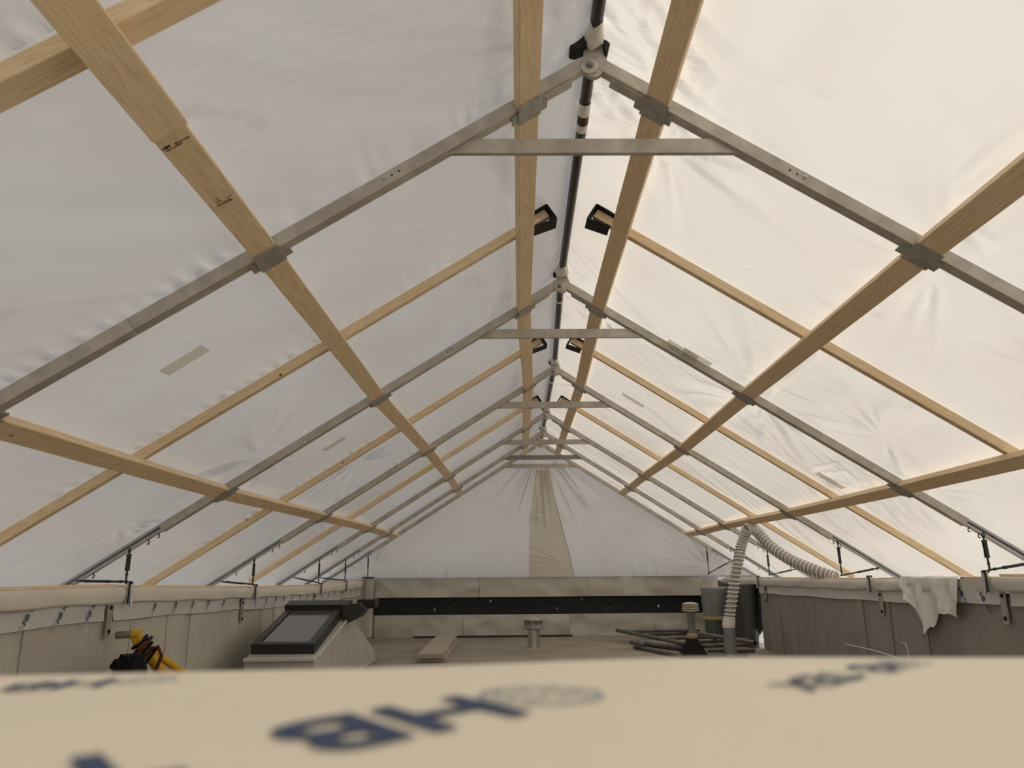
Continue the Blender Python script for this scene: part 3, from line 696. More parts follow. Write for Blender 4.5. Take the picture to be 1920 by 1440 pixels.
# ================================================================== ROOF FRAMES
def roof_frame(i, label, full=True):
    X, Y, Z = FX[i], FY[i], FZ[i]
    e = empty('roof_frame', (X, Y, -0.1), label, 'roof frame', 'folding metal roof frames')
    yf = Y - 0.05
    for s in (-1, 1):
        for a0, a1, nm in ((0.085, 1.93, 'rafter_section'), (1.931, 2.95, 'rafter_section')):
            mb = MB(); mb.hexa(FP(i, s, a0, 0.0, yf), SD(s) * (a1 - a0), (0, 0.05, 0), SN(s) * 0.05)
            ro = mb.build(nm, 'galvanised', e, bevel=0.0012)
        # slim slotted rail below the box section
        mb = MB()
        for n0, n1, y0, y1 in ((0.008, 0.021, yf + .006, yf + .044), (0.035, 0.05, yf + .006, yf + .044), (0.021, 0.035, yf + 0.034, yf + .044)):
            mb.hexa(FP(i, s, 2.88, n0, y0), SD(s) * 0.90, (0, y1 - y0, 0), SN(s) * (n1 - n0))
        mb.build('slotted_rail', 'rail_aluminium', e)
        for ah in (2.98, 3.05, 3.42):
            mb = MB(); q = FP(i, s, ah, 0.008, Y - 0.03)
            mb.tube([q, q - SN(s) * 0.018, q - SN(s) * 0.026 + SD(s) * 0.010, q - SN(s) * 0.020 + SD(s) * 0.018], 0.004, 6); mb.build('hook', 'dark_steel', e)
        # sleeve plate of the apex hinge
        mb = MB(); mb.hexa(FP(i, s, -0.005, 0.006, yf - 0.012), SD(s) * 0.275, (0, 0.040, 0), SN(s) * 0.052)
        mb.build('hinge_arm', 'galvanised', e, bevel=0.003)
        mb = MB(); mb.lathe(FP(i, s, 0.90, 0.032, yf), [(0.009, 0), (0.009, 0.003), (0.006, 0.003), (0.006, 0.008), (0, 0.008)], 8, (0, -1, 0), False); mb.build('bolt', 'bright_steel', e)
        for ah in (0.84, 0.87):
            mb = MB(); mb.lathe(FP(i, s, ah, 0.026, yf), [(0.004, 0), (0.004, 0.0012), (0, 0.0012)], 8, (0, -1, 0), False); mb.build('hole', 'rubber', e)
    b = Vector((X + 0.004, yf - 0.012, Z + 0.002))
    # knuckle discs of the hinge
    mb = MB(); mb.lathe(b + Vector((-0.012, 0.0, 0.0)), [(0.035, 0), (0.035, 0.006), (0.033, 0.008), (0, 0.008)], 28, (0, -1, 0)); mb.build('hinge_disc', 'galvanised', e)
    mb = MB(); mb.lathe(b + Vector((0.004, 0.022, -0.008)), [(0.036, 0), (0.036, 0.018), (0.034, 0.020), (0, 0.020)], 28, (0, -1, 0)); mb.build('hinge_disc', 'galvanised', e)
    mb = MB(); bb = b + Vector((-0.012, -0.008, 0)); mb.lathe(bb, [(0.016, 0), (0.016, 0.003), (0, 0.003)], 16, (0, -1, 0)); mb.lathe(bb, [(0.011, 0.003), (0.011, 0.012), (0.009, 0.014), (0, 0.014)], 6, (0, -1, 0), False); mb.build('bolt', 'bracket_steel', e)
    # forked saddle that carries the ridge tube
    tz = Z + 0.108; pol = [(X - 0.020, Z + 0.01), (X + 0.055, Z - 0.012), (X + 0.062, Z + 0.03), (X + 0.046, Z + 0.075), (X + 0.046, tz)]
    for k in range(9):
        q = math.pi + math.pi * (1 - k / 8)
        pol.append((X + 0.012 + 0.0275 * math.cos(q), tz + 0.0275 * math.sin(q)))
    pol += [(X - 0.022, tz), (X - 0.030, Z + 0.06)]
    mb = MB(); mb.prism([(x, yf - 0.008, z) for x, z in pol], (0, 0.030, 0)); mb.build('tube_saddle', 'galvanised', e)
    # black foam pad between tube clamp and film
    big = 1.0 if i == 1 else 0.62
    lobe = [(-0.030, -0.030), (-0.075, -0.052), (-0.098, -0.040), (-0.092, 0.0), (-0.070, 0.030), (-0.045, 0.042), (-0.026, 0.034), (-0.030, 0.0)]
    mb = MB(); mb.prism([(X + 0.012 + x * big, Y - 0.02, tz + z * big) for x, z in lobe], (0, -0.075 * big, 0)); mb.build('foam_pad', 'rubber', e, bevel=0.006)
    lobe = [(0.028, 0.030), (0.044, 0.034), (0.056, 0.010), (0.060, -0.020), (0.046, -0.062), (0.036, -0.050), (0.038, -0.010)]
    mb = MB(); mb.prism([(X + 0.012 + x * big, Y - 0.02, tz + z * big) for x, z in lobe], (0, -0.065 * big, 0)); mb.build('foam_pad', 'rubber', e, bevel=0.004)
    # collar tie
    if True:
        hw = 0.565; zc = Z - 0.3156
        mb = MB(); mb.box(X - hw, X + hw, yf + 0.018, yf + 0.040, zc - 0.030, zc + 0.030); ct = mb.build('collar_tie', 'galvanised' if i != 5 else 'bracket_steel', e, bevel=0.0015)
    # nail plates over the purlins
    if full:
        for s in (-1, 1):
            for a in (A_R, A_U, A_L):
                w, h = (0.105, 0.125)
                mb = MB(); mb.hexa(FP(i, s, a - w / 2, -0.0125, Y - 0.088), SD(s) * w, (0, h, 0), SN(s) * 0.005)
                mb.hexa(FP(i, s, a - w / 2 - 0.03, -0.008, Y - 0.030), SD(s) * 0.16, (0, 0.055, 0), SN(s) * 0.008)
                g = mb.build('gusset_plate', 'gusset_steel', e, bevel=0.001)
                for da, dy in ((-0.038, -0.070), (0.038, -0.070), (-0.038, 0.020), (0.038, 0.020)):
                    mb = MB(); mb.lathe(FP(i, s, a + da, -0.0125, Y + dy), [(0.0055, 0), (0.0055, 0.003), (0, 0.004)], 6, -SN(s), False); mb.build('screw', 'bright_steel', g)
    return e
names = {1: 'galvanized metal roof frame nearest the viewer, apex wrapped with black foam', 2: 'second galvanized metal roof frame from the viewer',
         3: 'third galvanized metal roof frame from the viewer', 4: 'fourth galvanized metal roof frame from the viewer',
         5: 'fifth metal roof frame with the darkest collar tie, close before the gable', 6: 'last metal roof frame standing against the gable film'}
for i in range(1, 7): roof_frame(i, names[i], i <= 5)

# ---- ridge tube with its tape wraps
tp = lambda y: Vector((RX(y) + 0.012, y, RZ(y) + 0.108))
mb = MB(); mb.tube([tp(y) for y in [-2.0, 0.348] + FY[1:]], 0.0242, 16)
rt = mb.build('ridge_tube', 'dark_tube'); tag(rt, 'dark steel tube running along the ridge, taped in places', 'tube')
for i in range(1, 7):
    y = FY[i]; k = 1.0 if i == 1 else 1.25
    ys = np.linspace(-0.185, -0.062, 8); prof = [0.0262, 0.0275, 0.029, 0.031, 0.034, 0.0375, 0.040, 0.030]
    n = 22; P = np.zeros((8, n + 1, 3))
    for a in range(8):
        c = tp(y + ys[a])
        for q in range(n + 1):
            t = 2 * math.pi * q / n; r = prof[a] * (k if a > 1 else 1) * (1 + 0.05 * math.sin(5 * t + a) + 0.04 * math.sin(9 * t - 2 * a))
            P[a, q] = (c.x + r * math.cos(t), c.y + 0.012 * math.sin(3 * t + i), c.z + r * math.sin(t))
    mb = MB(); mb.grid(P); mb.build('tape_wrap', 'tape_white', rt)
for y0, y1, mat, r, nm in ((2.905, 2.995, 'tape_white', 0.0268, 'tape_wrap'), (2.997, 3.06, 'rust_tube', 0.0250, 'bare_tube'), (3.062, 3.12, 'tape_white', 0.0262, 'tape_wrap'),
                       (7.42, 7.52, 'tape_white', 0.0275, 'tape_wrap'), (7.80, 7.88, 'tape_white', 0.0275, 'tape_wrap'), (5.32, 5.36, 'tape_white', .0265, 'tape_wrap')):
    mb = MB(); mb.tube([tp(y0 + (y1 - y0) * k / 4) for k in range(5)], [r, r * 1.02, r * 0.99, r * 1.03, r], 16, cap=False); mb.build(nm, mat, rt)

# ---- purlins: one board for each bay
def sidename(s): return 'left' if s < 0 else 'right'
bayname = ['from the viewer to the nearest frame', 'between the first and second frames', 'between the second and third frames', 'between the third and fourth frames', 'between the fourth and fifth frames', 'in the last narrow bay']
for s in (-1, 1):
    for a, nm in ((A_R, 'ridge-side'), (A_U, 'mid-slope'), (A_L, 'lower')):
        for k in range(6):
            y0, y1 = FY[k] + 0.004, FY[k + 1] - 0.054
            if k == 0: y0 = -1.6
            if k == 5: y1 = FY[6] - 0.064
            w = 0.092; t = 0.038; n = 0.012
            lab = f'pine {nm} purlin on the {sidename(s)} slope, {bayname[k]}'
            p0 = RP(s, a, n, max(y0, FY[0])); p1 = RP(s, a, n, y1)
            if k == 0: p0 = p0 + (p0 - p1).normalized() * (FY[0] - y0)
            o = board('purlin', p0, p1, SD(s), SN(s), w, t, 'pine', lab, 'purlin', 'pine purlins', rough=0.0008)
# doubled board spliced under the near left mid-slope purlin, ending short with a split edge
ye = None
q1 = RP(-1, A_U - 0.006, -0.0265, 1.72); q0 = RP(-1, A_U - 0.006, -0.0265, 0.348); q0 = q0 + (q0 - q1).normalized() * 1.5
sp = board('purlin', q0, q1, SD(-1), SN(-1), 0.100, 0.037, 'pine', 'knotty doubled pine board lapped under the near left purlin', 'purlin', 'pine purlins', rough=0.001)
# ink stamps on the long left purlin
_par = next(o for o in bpy.data.objects if o.get('label') == 'pine mid-slope purlin on the left slope, from the viewer to the nearest frame')
def ink(mb):
    me = bpy.data.meshes.new('ink_stamp'); inv = _par.matrix_world.inverted()
    me.from_pydata([tuple(inv @ Vector(v)) for v in mb.v], [], mb.f); me.materials.append(MATS['stamp_black'])
    o = bpy.data.objects.new('ink_stamp', me); COL.objects.link(o); o.parent = _par
def stamp_text(y, a, txt, size):
    mb = MB(); put_flat(mb, text_mesh(txt, size, 0.0, 0.0006), RP(-1, a, -0.0076, y), -SD(-1), Vector((0, 1, 0))); ink(mb)
def stamp_line(y, a0, a1, h, n):      # smudged line of print too small to read
    mb = MB(); a = a0; st = (a0 - a1) / n
    for k in range(n):
        w = st * random.uniform(0.5, 0.95); hh = h * random.uniform(0.6, 1.0)
        p = [RP(-1, a, -0.0076, y), RP(-1, a - w, -0.0076, y), RP(-1, a - w, -0.0076, y + hh), RP(-1, a, -0.0076, y + hh)]
        mb.add(p, [(0, 1, 2, 3)]); a -= st
    ink(mb)
stamp_text(2.135, A_U + 0.024, 'COFI', 0.019); stamp_line(2.120, A_U + 0.020, A_U + 0.003, 0.007, 5); stamp_line(2.107, A_U + 0.016, A_U + 0.004, 0.006, 3)
stamp_text(2.140, A_U - 0.016, '2', 0.018); stamp_line(2.124, A_U - 0.012, A_U - 0.030, 0.006, 5)
stamp_line(1.800, A_U + 0.040, A_U + 0.018, 0.012, 4); stamp_line(1.816, A_U + 0.038, A_U - 0.014, 0.006, 11); stamp_line(1.803, A_U + 0.006, A_U - 0.004, 0.014, 2); stamp_line(1.806, A_U - 0.006, A_U - 0.036, 0.007, 7)

# ---- timber rafters with rubber end pads
RN = {-0.777: 'behind the viewer', WOODY[0]: 'in the nearest bay', WOODY[1]: 'between the first and second frames', WOODY[2]: 'between the second and third frames', WOODY[3]: 'between the third and fourth frames'}
for y in WOODY:
    for s in (-1, 1):
        n = 0.058; wv = 0.048 if y > 2 else 0.062
        o = board('timber_rafter', RP(s, 0.115, n, y), RP(s, 3.70, n, y), (0, 1, 0), SN(s), 0.040 if y > 2 else 0.075, wv if y > 2 else 0.048, 'pine', f'pine rafter on the {sidename(s)} slope, {RN[y]}', 'rafter', 'pine rafters under the film', rough=0.0008)
        # pad pieces in the rafter's own axes: x down the slope, y across (may be flipped), z outward
        pm = MB()
        hw = 0.060
        pm.box(-0.012, 0.150, -hw, hw, 0.0250, 0.0315)
        pm.box(-0.018, -0.010, -hw, hw, -0.066, 0.030)
        pm.hexa((-0.016, -hw, -0.072), (0.125, 0, 0.026), (0, 2 * hw, 0), (-0.0012, 0, 0.0065))
        me = bpy.data.meshes.new('end_pad'); me.from_pydata(pm.v, [], pm.f)
        bm = bmesh.new(); bm.from_mesh(me); bmesh.ops.recalc_face_normals(bm, faces=bm.faces); bmesh.ops.bevel(bm, geom=list(bm.edges), offset=0.003, segments=1, affect='EDGES'); bm.to_mesh(me); bm.free()
        me.materials.append(MATS['rubber']); po_ = bpy.data.objects.new('end_pad', me); COL.objects.link(po_); po_.parent = o
        tag(po_, 'black rubber pad folded round the rafter end')

# ---- tie rods with turnbuckles
def turnbuckle(p, q, label, group):
    p, q = Vector(p), Vector(q); d = (q - p).normalized(); L = (q - p).length
    e = empty('tie_rod', p, label, 'turnbuckle', group)
    side = Vector((0, 1, 0)) if abs(d.y) < 0.9 else Vector((1, 0, 0)); up = d.cross(side).normalized()
    b0, b1 = p + d * (0.14 * L if L > 0.2 else 0.02), p + d * (0.14 * L + min(0.13, L * 0.45))
    for k in (-1, 1):
        m_ = MB(); m_.hexa(b0 + side * k * 0.011 - side * 0.004 - up * 0.008, d * (b1 - b0).length, side * 0.008, up * 0.016); m_.build('body', 'dark_steel', e, bevel=0.001)
    m_ = MB()
    for c in (b0, b1): m_.hexa(c - side * 0.015 - up * 0.009 - d * 0.006, d * 0.014, side * 0.030, up * 0.018)
    m_.build('end_block', 'dark_steel', e)
    m_ = MB(); m_.tube([p, b0 + d * 0.03], 0.006, 8); m_.build('threaded_rod', 'dark_steel', e)
    m_ = MB(); m_.tube([b1 - d * 0.03, q], 0.0065, 8); m_.build('threaded_rod', 'dark_steel', e)
    m_ = MB(); c = p - d * 0.006; m_.tube([c + (d * math.cos(t) + side * math.sin(t)) * 0.013 for t in np.linspace(0, 2 * math.pi, 13)], 0.0045, 6, cap=False); m_.build('eye', 'dark_steel', e)
    m_ = MB(); m_.lathe(q - d * 0.05, [(0.010, 0), (0.010, 0.012)], 6, d, False); m_.build('nut', 'dark_steel', e)
    return e
gt = 'tie rods holding down the roof frames'
def on_raft(i, s, x, dy=-0.025):    # underside of the rail at a given x
    a = (abs(x - FX[i]) - 0.0) / CT; return FP(i, s, a, 0.0, FY[i] + dy)
nm_t = {2: 'second frame', 3: 'third frame', 4: 'fourth frame', 5: 'fifth frame', 6: 'gable frame'}
LT = {2: (-2.285, -0.045, -2.56), 3: (-2.235, -0.098, -2.50), 4: (-2.18, -0.118, -2.46), 5: (-2.12, -0.105, -2.44), 6: (-1.985, -0.075, -2.40)}
RT = {2: (2.975, -0.020, 3.22), 3: (3.03, -0.065, 3.36), 4: (3.14, -0.072, 3.44), 6: (2.99, -0.065, 3.30)}
for i, (x, z, xh) in LT.items():
    yy = FY[i] - 0.06 if i < 6 else 11.47
    top = on_raft(i, -1, x - 0.004); top.y = FY[i] - 0.045
    turnbuckle(top, (x, yy, z), f'upright tie rod on the left under the {nm_t[i]}', gt)
    if i < 6:
        h = on_raft(i, -1, xh); turnbuckle((xh, FY[i] - 0.06, max(h.z - 0.012, z + 0.008)), (x + 0.02, FY[i] - 0.075, z + 0.002), f'flat-lying tie rod on the left at the foot of the {nm_t[i]}', gt)
for i, (x, z, xh) in RT.items():
    yy = FY[i] - 0.06 if i < 6 else 11.47
    top = on_raft(i, 1, x); top.y = FY[i] - 0.045
    turnbuckle(top, (x, yy, z), f'upright tie rod on the right under the {nm_t[i]}', gt)
    h = on_raft(i, 1, xh); turnbuckle((xh, FY[i] - 0.06, h.z - 0.012), (x - 0.02, FY[i] - 0.075, z + 0.004), f'sloping tie rod on the right at the foot of the {nm_t[i]}', gt)

# ---- tape patches on the film
def patch(side, px, py, L, W, label, rot=0.0):
    # where the view ray meets the slope
    d = ray(px, py); lo, hi = 0.5, 30.0
    for _ in range(60):
        m_ = 0.5 * (lo + hi); P_ = d * m_; y = P_[1]
        inside = (RZ(y) + 0.06 - abs(P_[0] - RX(y)) * math.tan(TH)) > P_[2]
        lo, hi = (m_, hi) if inside else (lo, m_)
    P_ = d * lo; y0 = P_[1]; a0 = abs(P_[0] - RX(y0)) / CT
    nn_ = float(film_n(side, *np.meshgrid(np.linspace(a0 - L / 2, a0 + L / 2, 9), np.linspace(y0 - W / 2, y0 + W / 2, 7))).min()) - 0.004
    us = np.linspace(-L / 2, L / 2, 12); vs = np.linspace(-W / 2, W / 2, 5); G = np.zeros((12, 5, 3))
    for i, u in enumerate(us):
        for j, v in enumerate(vs):
            a = a0 + u * math.cos(rot) - v * math.sin(rot); y = y0 + u * math.sin(rot) + v * math.cos(rot)
            G[i, j] = RP(side, a, nn_, y)
    mb = MB(); mb.grid(G); G2 = G - np.array([side * ST, 0, CT]) * 0.0008; mb.grid(G2)
    tag(mb.build('tape_patch', 'tape_patch', recalc=False), label, 'tape', 'tape patches stuck on the film')
patch(-1, 362, 672, 0.20, 0.085, 'beige tape patch on the left film beyond the nearest frame', 0.05)
patch(-1, 636, 831, 0.17, 0.09, 'small beige tape patch on the left film in the third bay', 0.0)
patch(1, 1272, 650, 0.22, 0.07, 'beige tape patch on the right film above the second frame', 0.0)
patch(1, 1300, 664, 0.20, 0.07, 'beige tape patch on the right film just below the second frame', 0.0)
patch(1, 1548, 900, 0.22, 0.10, 'beige tape patch low on the right film between two frames', 0.0)
patch(1, 1180, 748, 0.22, 0.10, 'grey tape patch high on the right film in the third bay', 0.0)

# ================================================================== THINGS ON THE ROOF
# ---- skylight on its curb
sy0, sy1 = 6.20, 7.12
fl, frr = atY(470, 1206, sy0), atY(589, 1209, sy0); bl, br = atY(536, 1139, sy1), atY(636, 1138, sy1)
xl0, xr0 = fl.x, frr.x; zf, zb = (fl.z + frr.z) / 2, (bl.z + br.z) / 2
xl1, xr1 = xl0 + 0.02, xr0 + 0.02
sk = empty('roof_skylight', ((xl0 + xr0) / 2, 6.7, FLOOR), 'sloping dark-framed skylight on a membrane-covered curb at left', 'skylight')
def skp(u, v, h=0.0):   # u across 0..1, v up the slope 0..1, h above pane plane
    x = xl0 + (xr0 - xl0) * u + 0.02 * v; y = sy0 + (sy1 - sy0) * v; z = zf + (zb - zf) * v
    nn = Vector((0, -(zb - zf), (sy1 - sy0))).normalized(); return Vector((x, y, z)) + nn * h
FT = 0.085
def sk_bar(u0, u1, v0, v1, h0, h1, name, mat):
    p = MB(); p.pts8([skp(u0, v0, h0), skp(u1, v0, h0), skp(u1, v1, h0), skp(u0, v1, h0), skp(u0, v0, h1), skp(u1, v0, h1), skp(u1, v1, h1), skp(u0, v1, h1)])
    return p.build(name, mat, sk, bevel=0.003)
sk_bar(0, 0.115, 0, 1, -FT, 0, 'frame_rail', 'black_frame'); sk_bar(0.885, 1, 0, 1, -FT, 0, 'frame_rail', 'black_frame')
sk_bar(0.115, 0.885, 0, 0.06, -FT, 0, 'frame_rail', 'black_frame'); sk_bar(0.115, 0.885, 0.94, 1, -FT, 0, 'frame_rail', 'black_frame')
sk_bar(0.115, 0.885, 0.06, 0.94, -0.04, -0.012, 'glass_pane', 'skylight_glass')
hd = sk_bar(-0.03, 1.14, 0.95, 1.10, -0.03, 0.035, 'hood', 'black_frame')
p = MB(); c0 = skp(1.02, 0.93); p.prism([c0 + Vector((0, 0, 0.03)), c0 + Vector((0.0, 0, -0.10)), c0 + Vector((0.05, 0, -0.12)), c0 + Vector((0.17, 0, -0.06)), c0 + Vector((0.20, 0, 0.0)), c0 + Vector((0.15, 0, 0.05))], (0, 0.22, 0)); p.build('hinge_cover', 'black_frame', sk)
p = MB(); p.box(c0.x + 0.10, c0.x + 0.26, c0.y + 0.16, c0.y + 0.40, c0.z + 0.0, c0.z + 0.075); p.build('drive_box', 'black_board', sk, bevel=0.004)
# curb: side outline in y-z, flared outwards at the foot
zu0, zu1 = zf - 0.075, zb - 0.07
prof = [(6.12, FLOOR), (6.14, zu0 - 0.02), (7.20, zu1 - 0.01), (7.46, zu1 - 0.05), (8.45, -0.76), (8.62, FLOOR)]
def cx(y, z, s): 
    base = (xl0 - 0.02 if s < 0 else xr0 + 0.03) + 0.02 * (y - 6.2)
    fl_ = 0.05 * max(0, (zu0 + (y - 6.2) * 0.3 - z)) if s > 0 else 0.03 * max(0, zu0 - z)
    return base + s * fl_ - (s > 0) * 0.03 * sstep(y, 7.0, 8.3)
p = MB(); L_ = [Vector((cx(y, z, -1), y, z)) for y, z in prof]; R_ = [Vector((cx(y, z, 1), y, z)) for y, z in prof]; n = len(prof)
p.add(L_ + R_, [tuple(range(n)), tuple(range(2 * n - 1, n - 1, -1))] + [(i, i + n, (i + 1) % n + n, (i + 1) % n) for i in range(n)])
p.build('curb', 'curb_membrane', sk, bevel=0.012)
p = MB(); p.tube([skp(1.06, 0.0, -0.10), skp(1.08, 0.5, -0.095), skp(1.10, 0.92, -0.10)], 0.012, 6); p.build('rim_fold', 'strip_sheet', sk)
p = MB(); p.box(xl0 - 0.02, xr0 + 0.03, 6.105, 6.16, zu0 - 0.045, zu0 - 0.018); p.build('rim_fold', 'strip_sheet', sk, bevel=0.004)

# ---- mushroom vent in the middle
v = atZ(1001, 1214, FLOOR)
ve = empty('roof_vent', v, 'short metal roof vent with ringed cap standing on the open floor', 'vent')
zz = lambda py, y: atY(1001, py, y).z
p = MB(); p.lathe(v, [(0.078, 0), (0.076, 0.02), (0.074, zz(1180, v.y) - v.z)], 22); p.build('pipe', 'vent_metal', ve)
zc0, zc1 = zz(1179, v.y), zz(1162, v.y)
p = MB(); p.lathe((v.x, v.y, 0), [(0.112, zc0), (0.124, zc0 + 0.004), (0.124, zc0 + 0.014), (0.116, zc0 + 0.016), (0.116, zc1 - 0.016), (0.124, zc1 - 0.014), (0.124, zc1), (0.105, zc1 + 0.003)], 26); p.build('cap_ring', 'bracket_steel', ve)
p = MB(); p.lathe((v.x, v.y, 0), [(0.104, zc1), (0.05, zc1 + 0.02), (0.012, zc1 + 0.052), (0.0, zc1 + 0.055)], 22); p.build('cap_cone', 'vent_metal', ve)
for k in range(3):
    q = k * 2.1 + 0.4; p = MB(); p.box(v.x + 0.114 * math.cos(q) - 0.004, v.x + 0.114 * math.cos(q) + 0.004, v.y + 0.114 * math.sin(q) - 0.004, v.y + 0.114 * math.sin(q) + 0.004, zc0, zc1); p.build('strut', 'bright_steel', ve)

# ---- louvred vent with black flashing cone
v = atZ(1300, 1233, FLOOR); zz = lambda py: atY(1300, py, v.y).z
ve = empty('roof_vent', v, 'slim roof vent with louvred cap and flared black flashing cone', 'vent')
p = MB(); p.lathe((v.x, v.y, 0), [(0.185, FLOOR), (0.165, FLOOR + 0.015), (0.110, FLOOR + 0.11), (0.060, zz(1198)), (0.046, zz(1194))], 24); p.build('flashing_cone', 'bag_black', ve)
p = MB(); p.lathe((v.x, v.y, 0), [(0.046, zz(1198)), (0.055, zz(1196)), (0.054, zz(1188)), (0.044, zz(1187))], 18); p.build('seal_ring', 'foam_seal', ve)
p = MB(); p.lathe((v.x, v.y, 0), [(0.043, zz(1196)), (0.043, zz(1150)), (0.050, zz(1149)), (0.050, zz(1144))], 20); p.build('pipe', 'duct_grey', ve)
p = MB(); z_ = zz(1146); d_ = (zz(1129) - z_)
for k in range(3): p.lathe((v.x, v.y, z_ + d_ * (0.02 + 0.25 * k)), [(0.05, 0), (0.094 - 0.003 * k, 0.0), (0.096 - 0.003 * k, d_ * 0.07), (0.085, d_ * 0.16), (0.05, d_ * 0.2)], 22)
p.build('louvre', 'cap_beige', ve)
p = MB(); p.lathe((v.x, v.y, z_ + d_ * 0.74), [(0.05, 0), (0.090, 0.0), (0.088, d_ * 0.1), (0.055, d_ * 0.23), (0, d_ * 0.28)], 22); p.build('cap', 'cap_beige', ve)

# ---- duct: metal stub, ribbed hose going up over the purlin and out under the eave
b0 = atZ(1372, 1238, FLOOR); t0 = atY(1366, 1172, b0.y)
de = empty('exhaust_duct', b0, 'white ribbed hose rising from a grey pipe and looping over the purlin', 'duct')
p = MB(); p.tube([b0, b0.lerp(t0, 0.5), t0], [0.064, 0.062, 0.060], 20); p.build('pipe', 'duct_grey', de)
t1 = atY(1368, 1158, b0.y - 0.01); p = MB(); p.tube([b0.lerp(t0, 0.93), t0, t0.lerp(t1, 0.6), t1], [0.063, 0.066, 0.064, 0.058], 18); p.build('tape_collar', 'tape_white', de)
def hose(pts, r, name, ribs, turn):
    P_ = [Vector(q) for q in pts]; n = 520; path = []
    for i in range(n):                       # Catmull-Rom
        t = i / (n - 1) * (len(P_) - 1); k = min(int(t), len(P_) - 2); u = t - k
        a, b, c, d = P_[max(k - 1, 0)], P_[k], P_[k + 1], P_[min(k + 2, len(P_) - 1)]
        path.append(0.5 * ((2 * b) + (c - a) * u + (2 * a - 5 * b + 4 * c - d) * u * u + (3 * b - a - 3 * c + d) * u ** 3))
    m_ = MB(); m_.tube(path, r * 0.88, 16); lin = m_.build(name, 'hose_liner_shaded', de)
    up = Vector((0, 1, 0)); hel = []
    for i in range(ribs * 14):
        t = i / (ribs * 14 - 1) * (n - 1); k = min(int(t), n - 2); c = path[k].lerp(path[k + 1], t - k); d = (path[k + 1] - path[k]).normalized()
        a_ = (up - d * up.dot(d)).normalized(); b_ = d.cross(a_); q = 2 * math.pi * i / 14
        hel.append(c + (a_ * math.cos(q) + b_ * math.sin(q)) * r)
    m_ = MB(); m_.tube(hel, r * 0.15, 6); m_.build('wire_rib', 'duct_white', lin); return lin
Yh = b0.y
hose([atY(1367, 1160, Yh - 0.01), atY(1374, 1110, Yh - 0.03), atY(1383, 1060, Yh - 0.05), atY(1391, 1020, Yh - 0.02), atY(1401, 992, Yh - 0.10)], 0.054, 'ribbed_hose', 26, 0)
hose([atY(1401, 992, Yh - 0.10), atY(1411, 989, Yh - 0.10), atY(1424, 1002, Yh - 0.13), atY(1450, 1028, Yh - 0.30), atY(1487, 1052, Yh - 0.55), atY(1527, 1069, Yh - 0.8), atY(1568, 1083, Yh - 1.0)], 0.054, 'ribbed_hose', 34, 0)
q = atY(1401, 990, Yh); p = MB(); p.tube([q + Vector((-0.05, -0.02, -0.03)), q + Vector((-0.02, -0.065, 0.03)), q + Vector((0.0, -0.03, 0.13)), q + Vector((0.03, 0.05, 0.12)), q + Vector((0.06, 0.03, 0.0))], 0.006, 6); p.build('hanger_cord', 'tape_white', de)

# ---- big sheet-metal drum in the far right corner
c = atZ(1341, 1196, FLOOR); c = Vector((2.80, 10.55, FLOOR)); zz = lambda py: atY(1340, py, c.y).z
dr = empty('duct_drum', c, 'large dark grey sheet-metal drum in the far right corner', 'duct')
p = MB(); p.lathe((c.x, c.y, 0), [(0.150, zz(1161)), (0.158, zz(1150)), (0.175, zz(1104)), (0.172, zz(1101)), (0.14, zz(1101))], 30); p.build('drum', 'duct_grey', dr)
p = MB(); p.lathe((c.x, c.y, 0), [(0.15, zz(1163)), (0.166, zz(1160)), (0.163, zz(1156)), (0.15, zz(1155))], 30); p.build('seal_ring', 'foam_seal', dr)
p = MB(); p.lathe((c.x, c.y, 0), [(0.145, FLOOR), (0.140, zz(1160))], 30); p.build('base', 'vent_dark', dr)
c2 = Vector((3.02, 9.75, FLOOR)); p = MB(); p.lathe(c2, [(0.075, 0), (0.08, 0.35), (0.095, 0.68), (0.095, 0.74)], 24)
tag(p.build('duct_pipe', 'vent_dark'), 'dark upright pipe behind the white ribbed hose', 'pipe')

# ---- pile of scaffold tubes
TB = [(1157, 1182, -0.795, 1290, 1208, -0.80), (1165, 1184, -0.80, 1300, 1180, -0.86), (1205, 1190, -0.845, 1300, 1187, -0.89), (1240, 1197, -0.845, 1365, 1193, -0.85),
      (1182, 1204, -0.84, 1292, 1215, -0.85), (1190, 1212, -0.895, 1282, 1231, -0.895), (1203, 1207, -0.895, 1330, 1224, -0.895), (1305, 1203, -0.80, 1404, 1199, -0.80),
      (1310, 1211, -0.845, 1404, 1209, -0.845), (1318, 1220, -0.895, 1415, 1219, -0.895), (1305, 1187, -0.75, 1416, 1206, -0.75), (1318, 1228, -0.895, 1403, 1229, -0.895)]
TL = ['topmost long tube of the pile, its open end pointing left', 'upper tube lying level at the back of the pile', 'back tube of the pile just above the middle', 'long middle tube passing behind the slim vent',
      'left lower tube with a coupler clamped on it', 'lowest front tube on the left of the pile', 'bottom tube running under the black cone side', 'upper right tube behind the ribbed hose pipe',
      'middle right tube by the grey pipe', 'lower right tube reaching the wall gap', 'tube slanting across the right of the pile', 'lowest right tube lying on the floor']
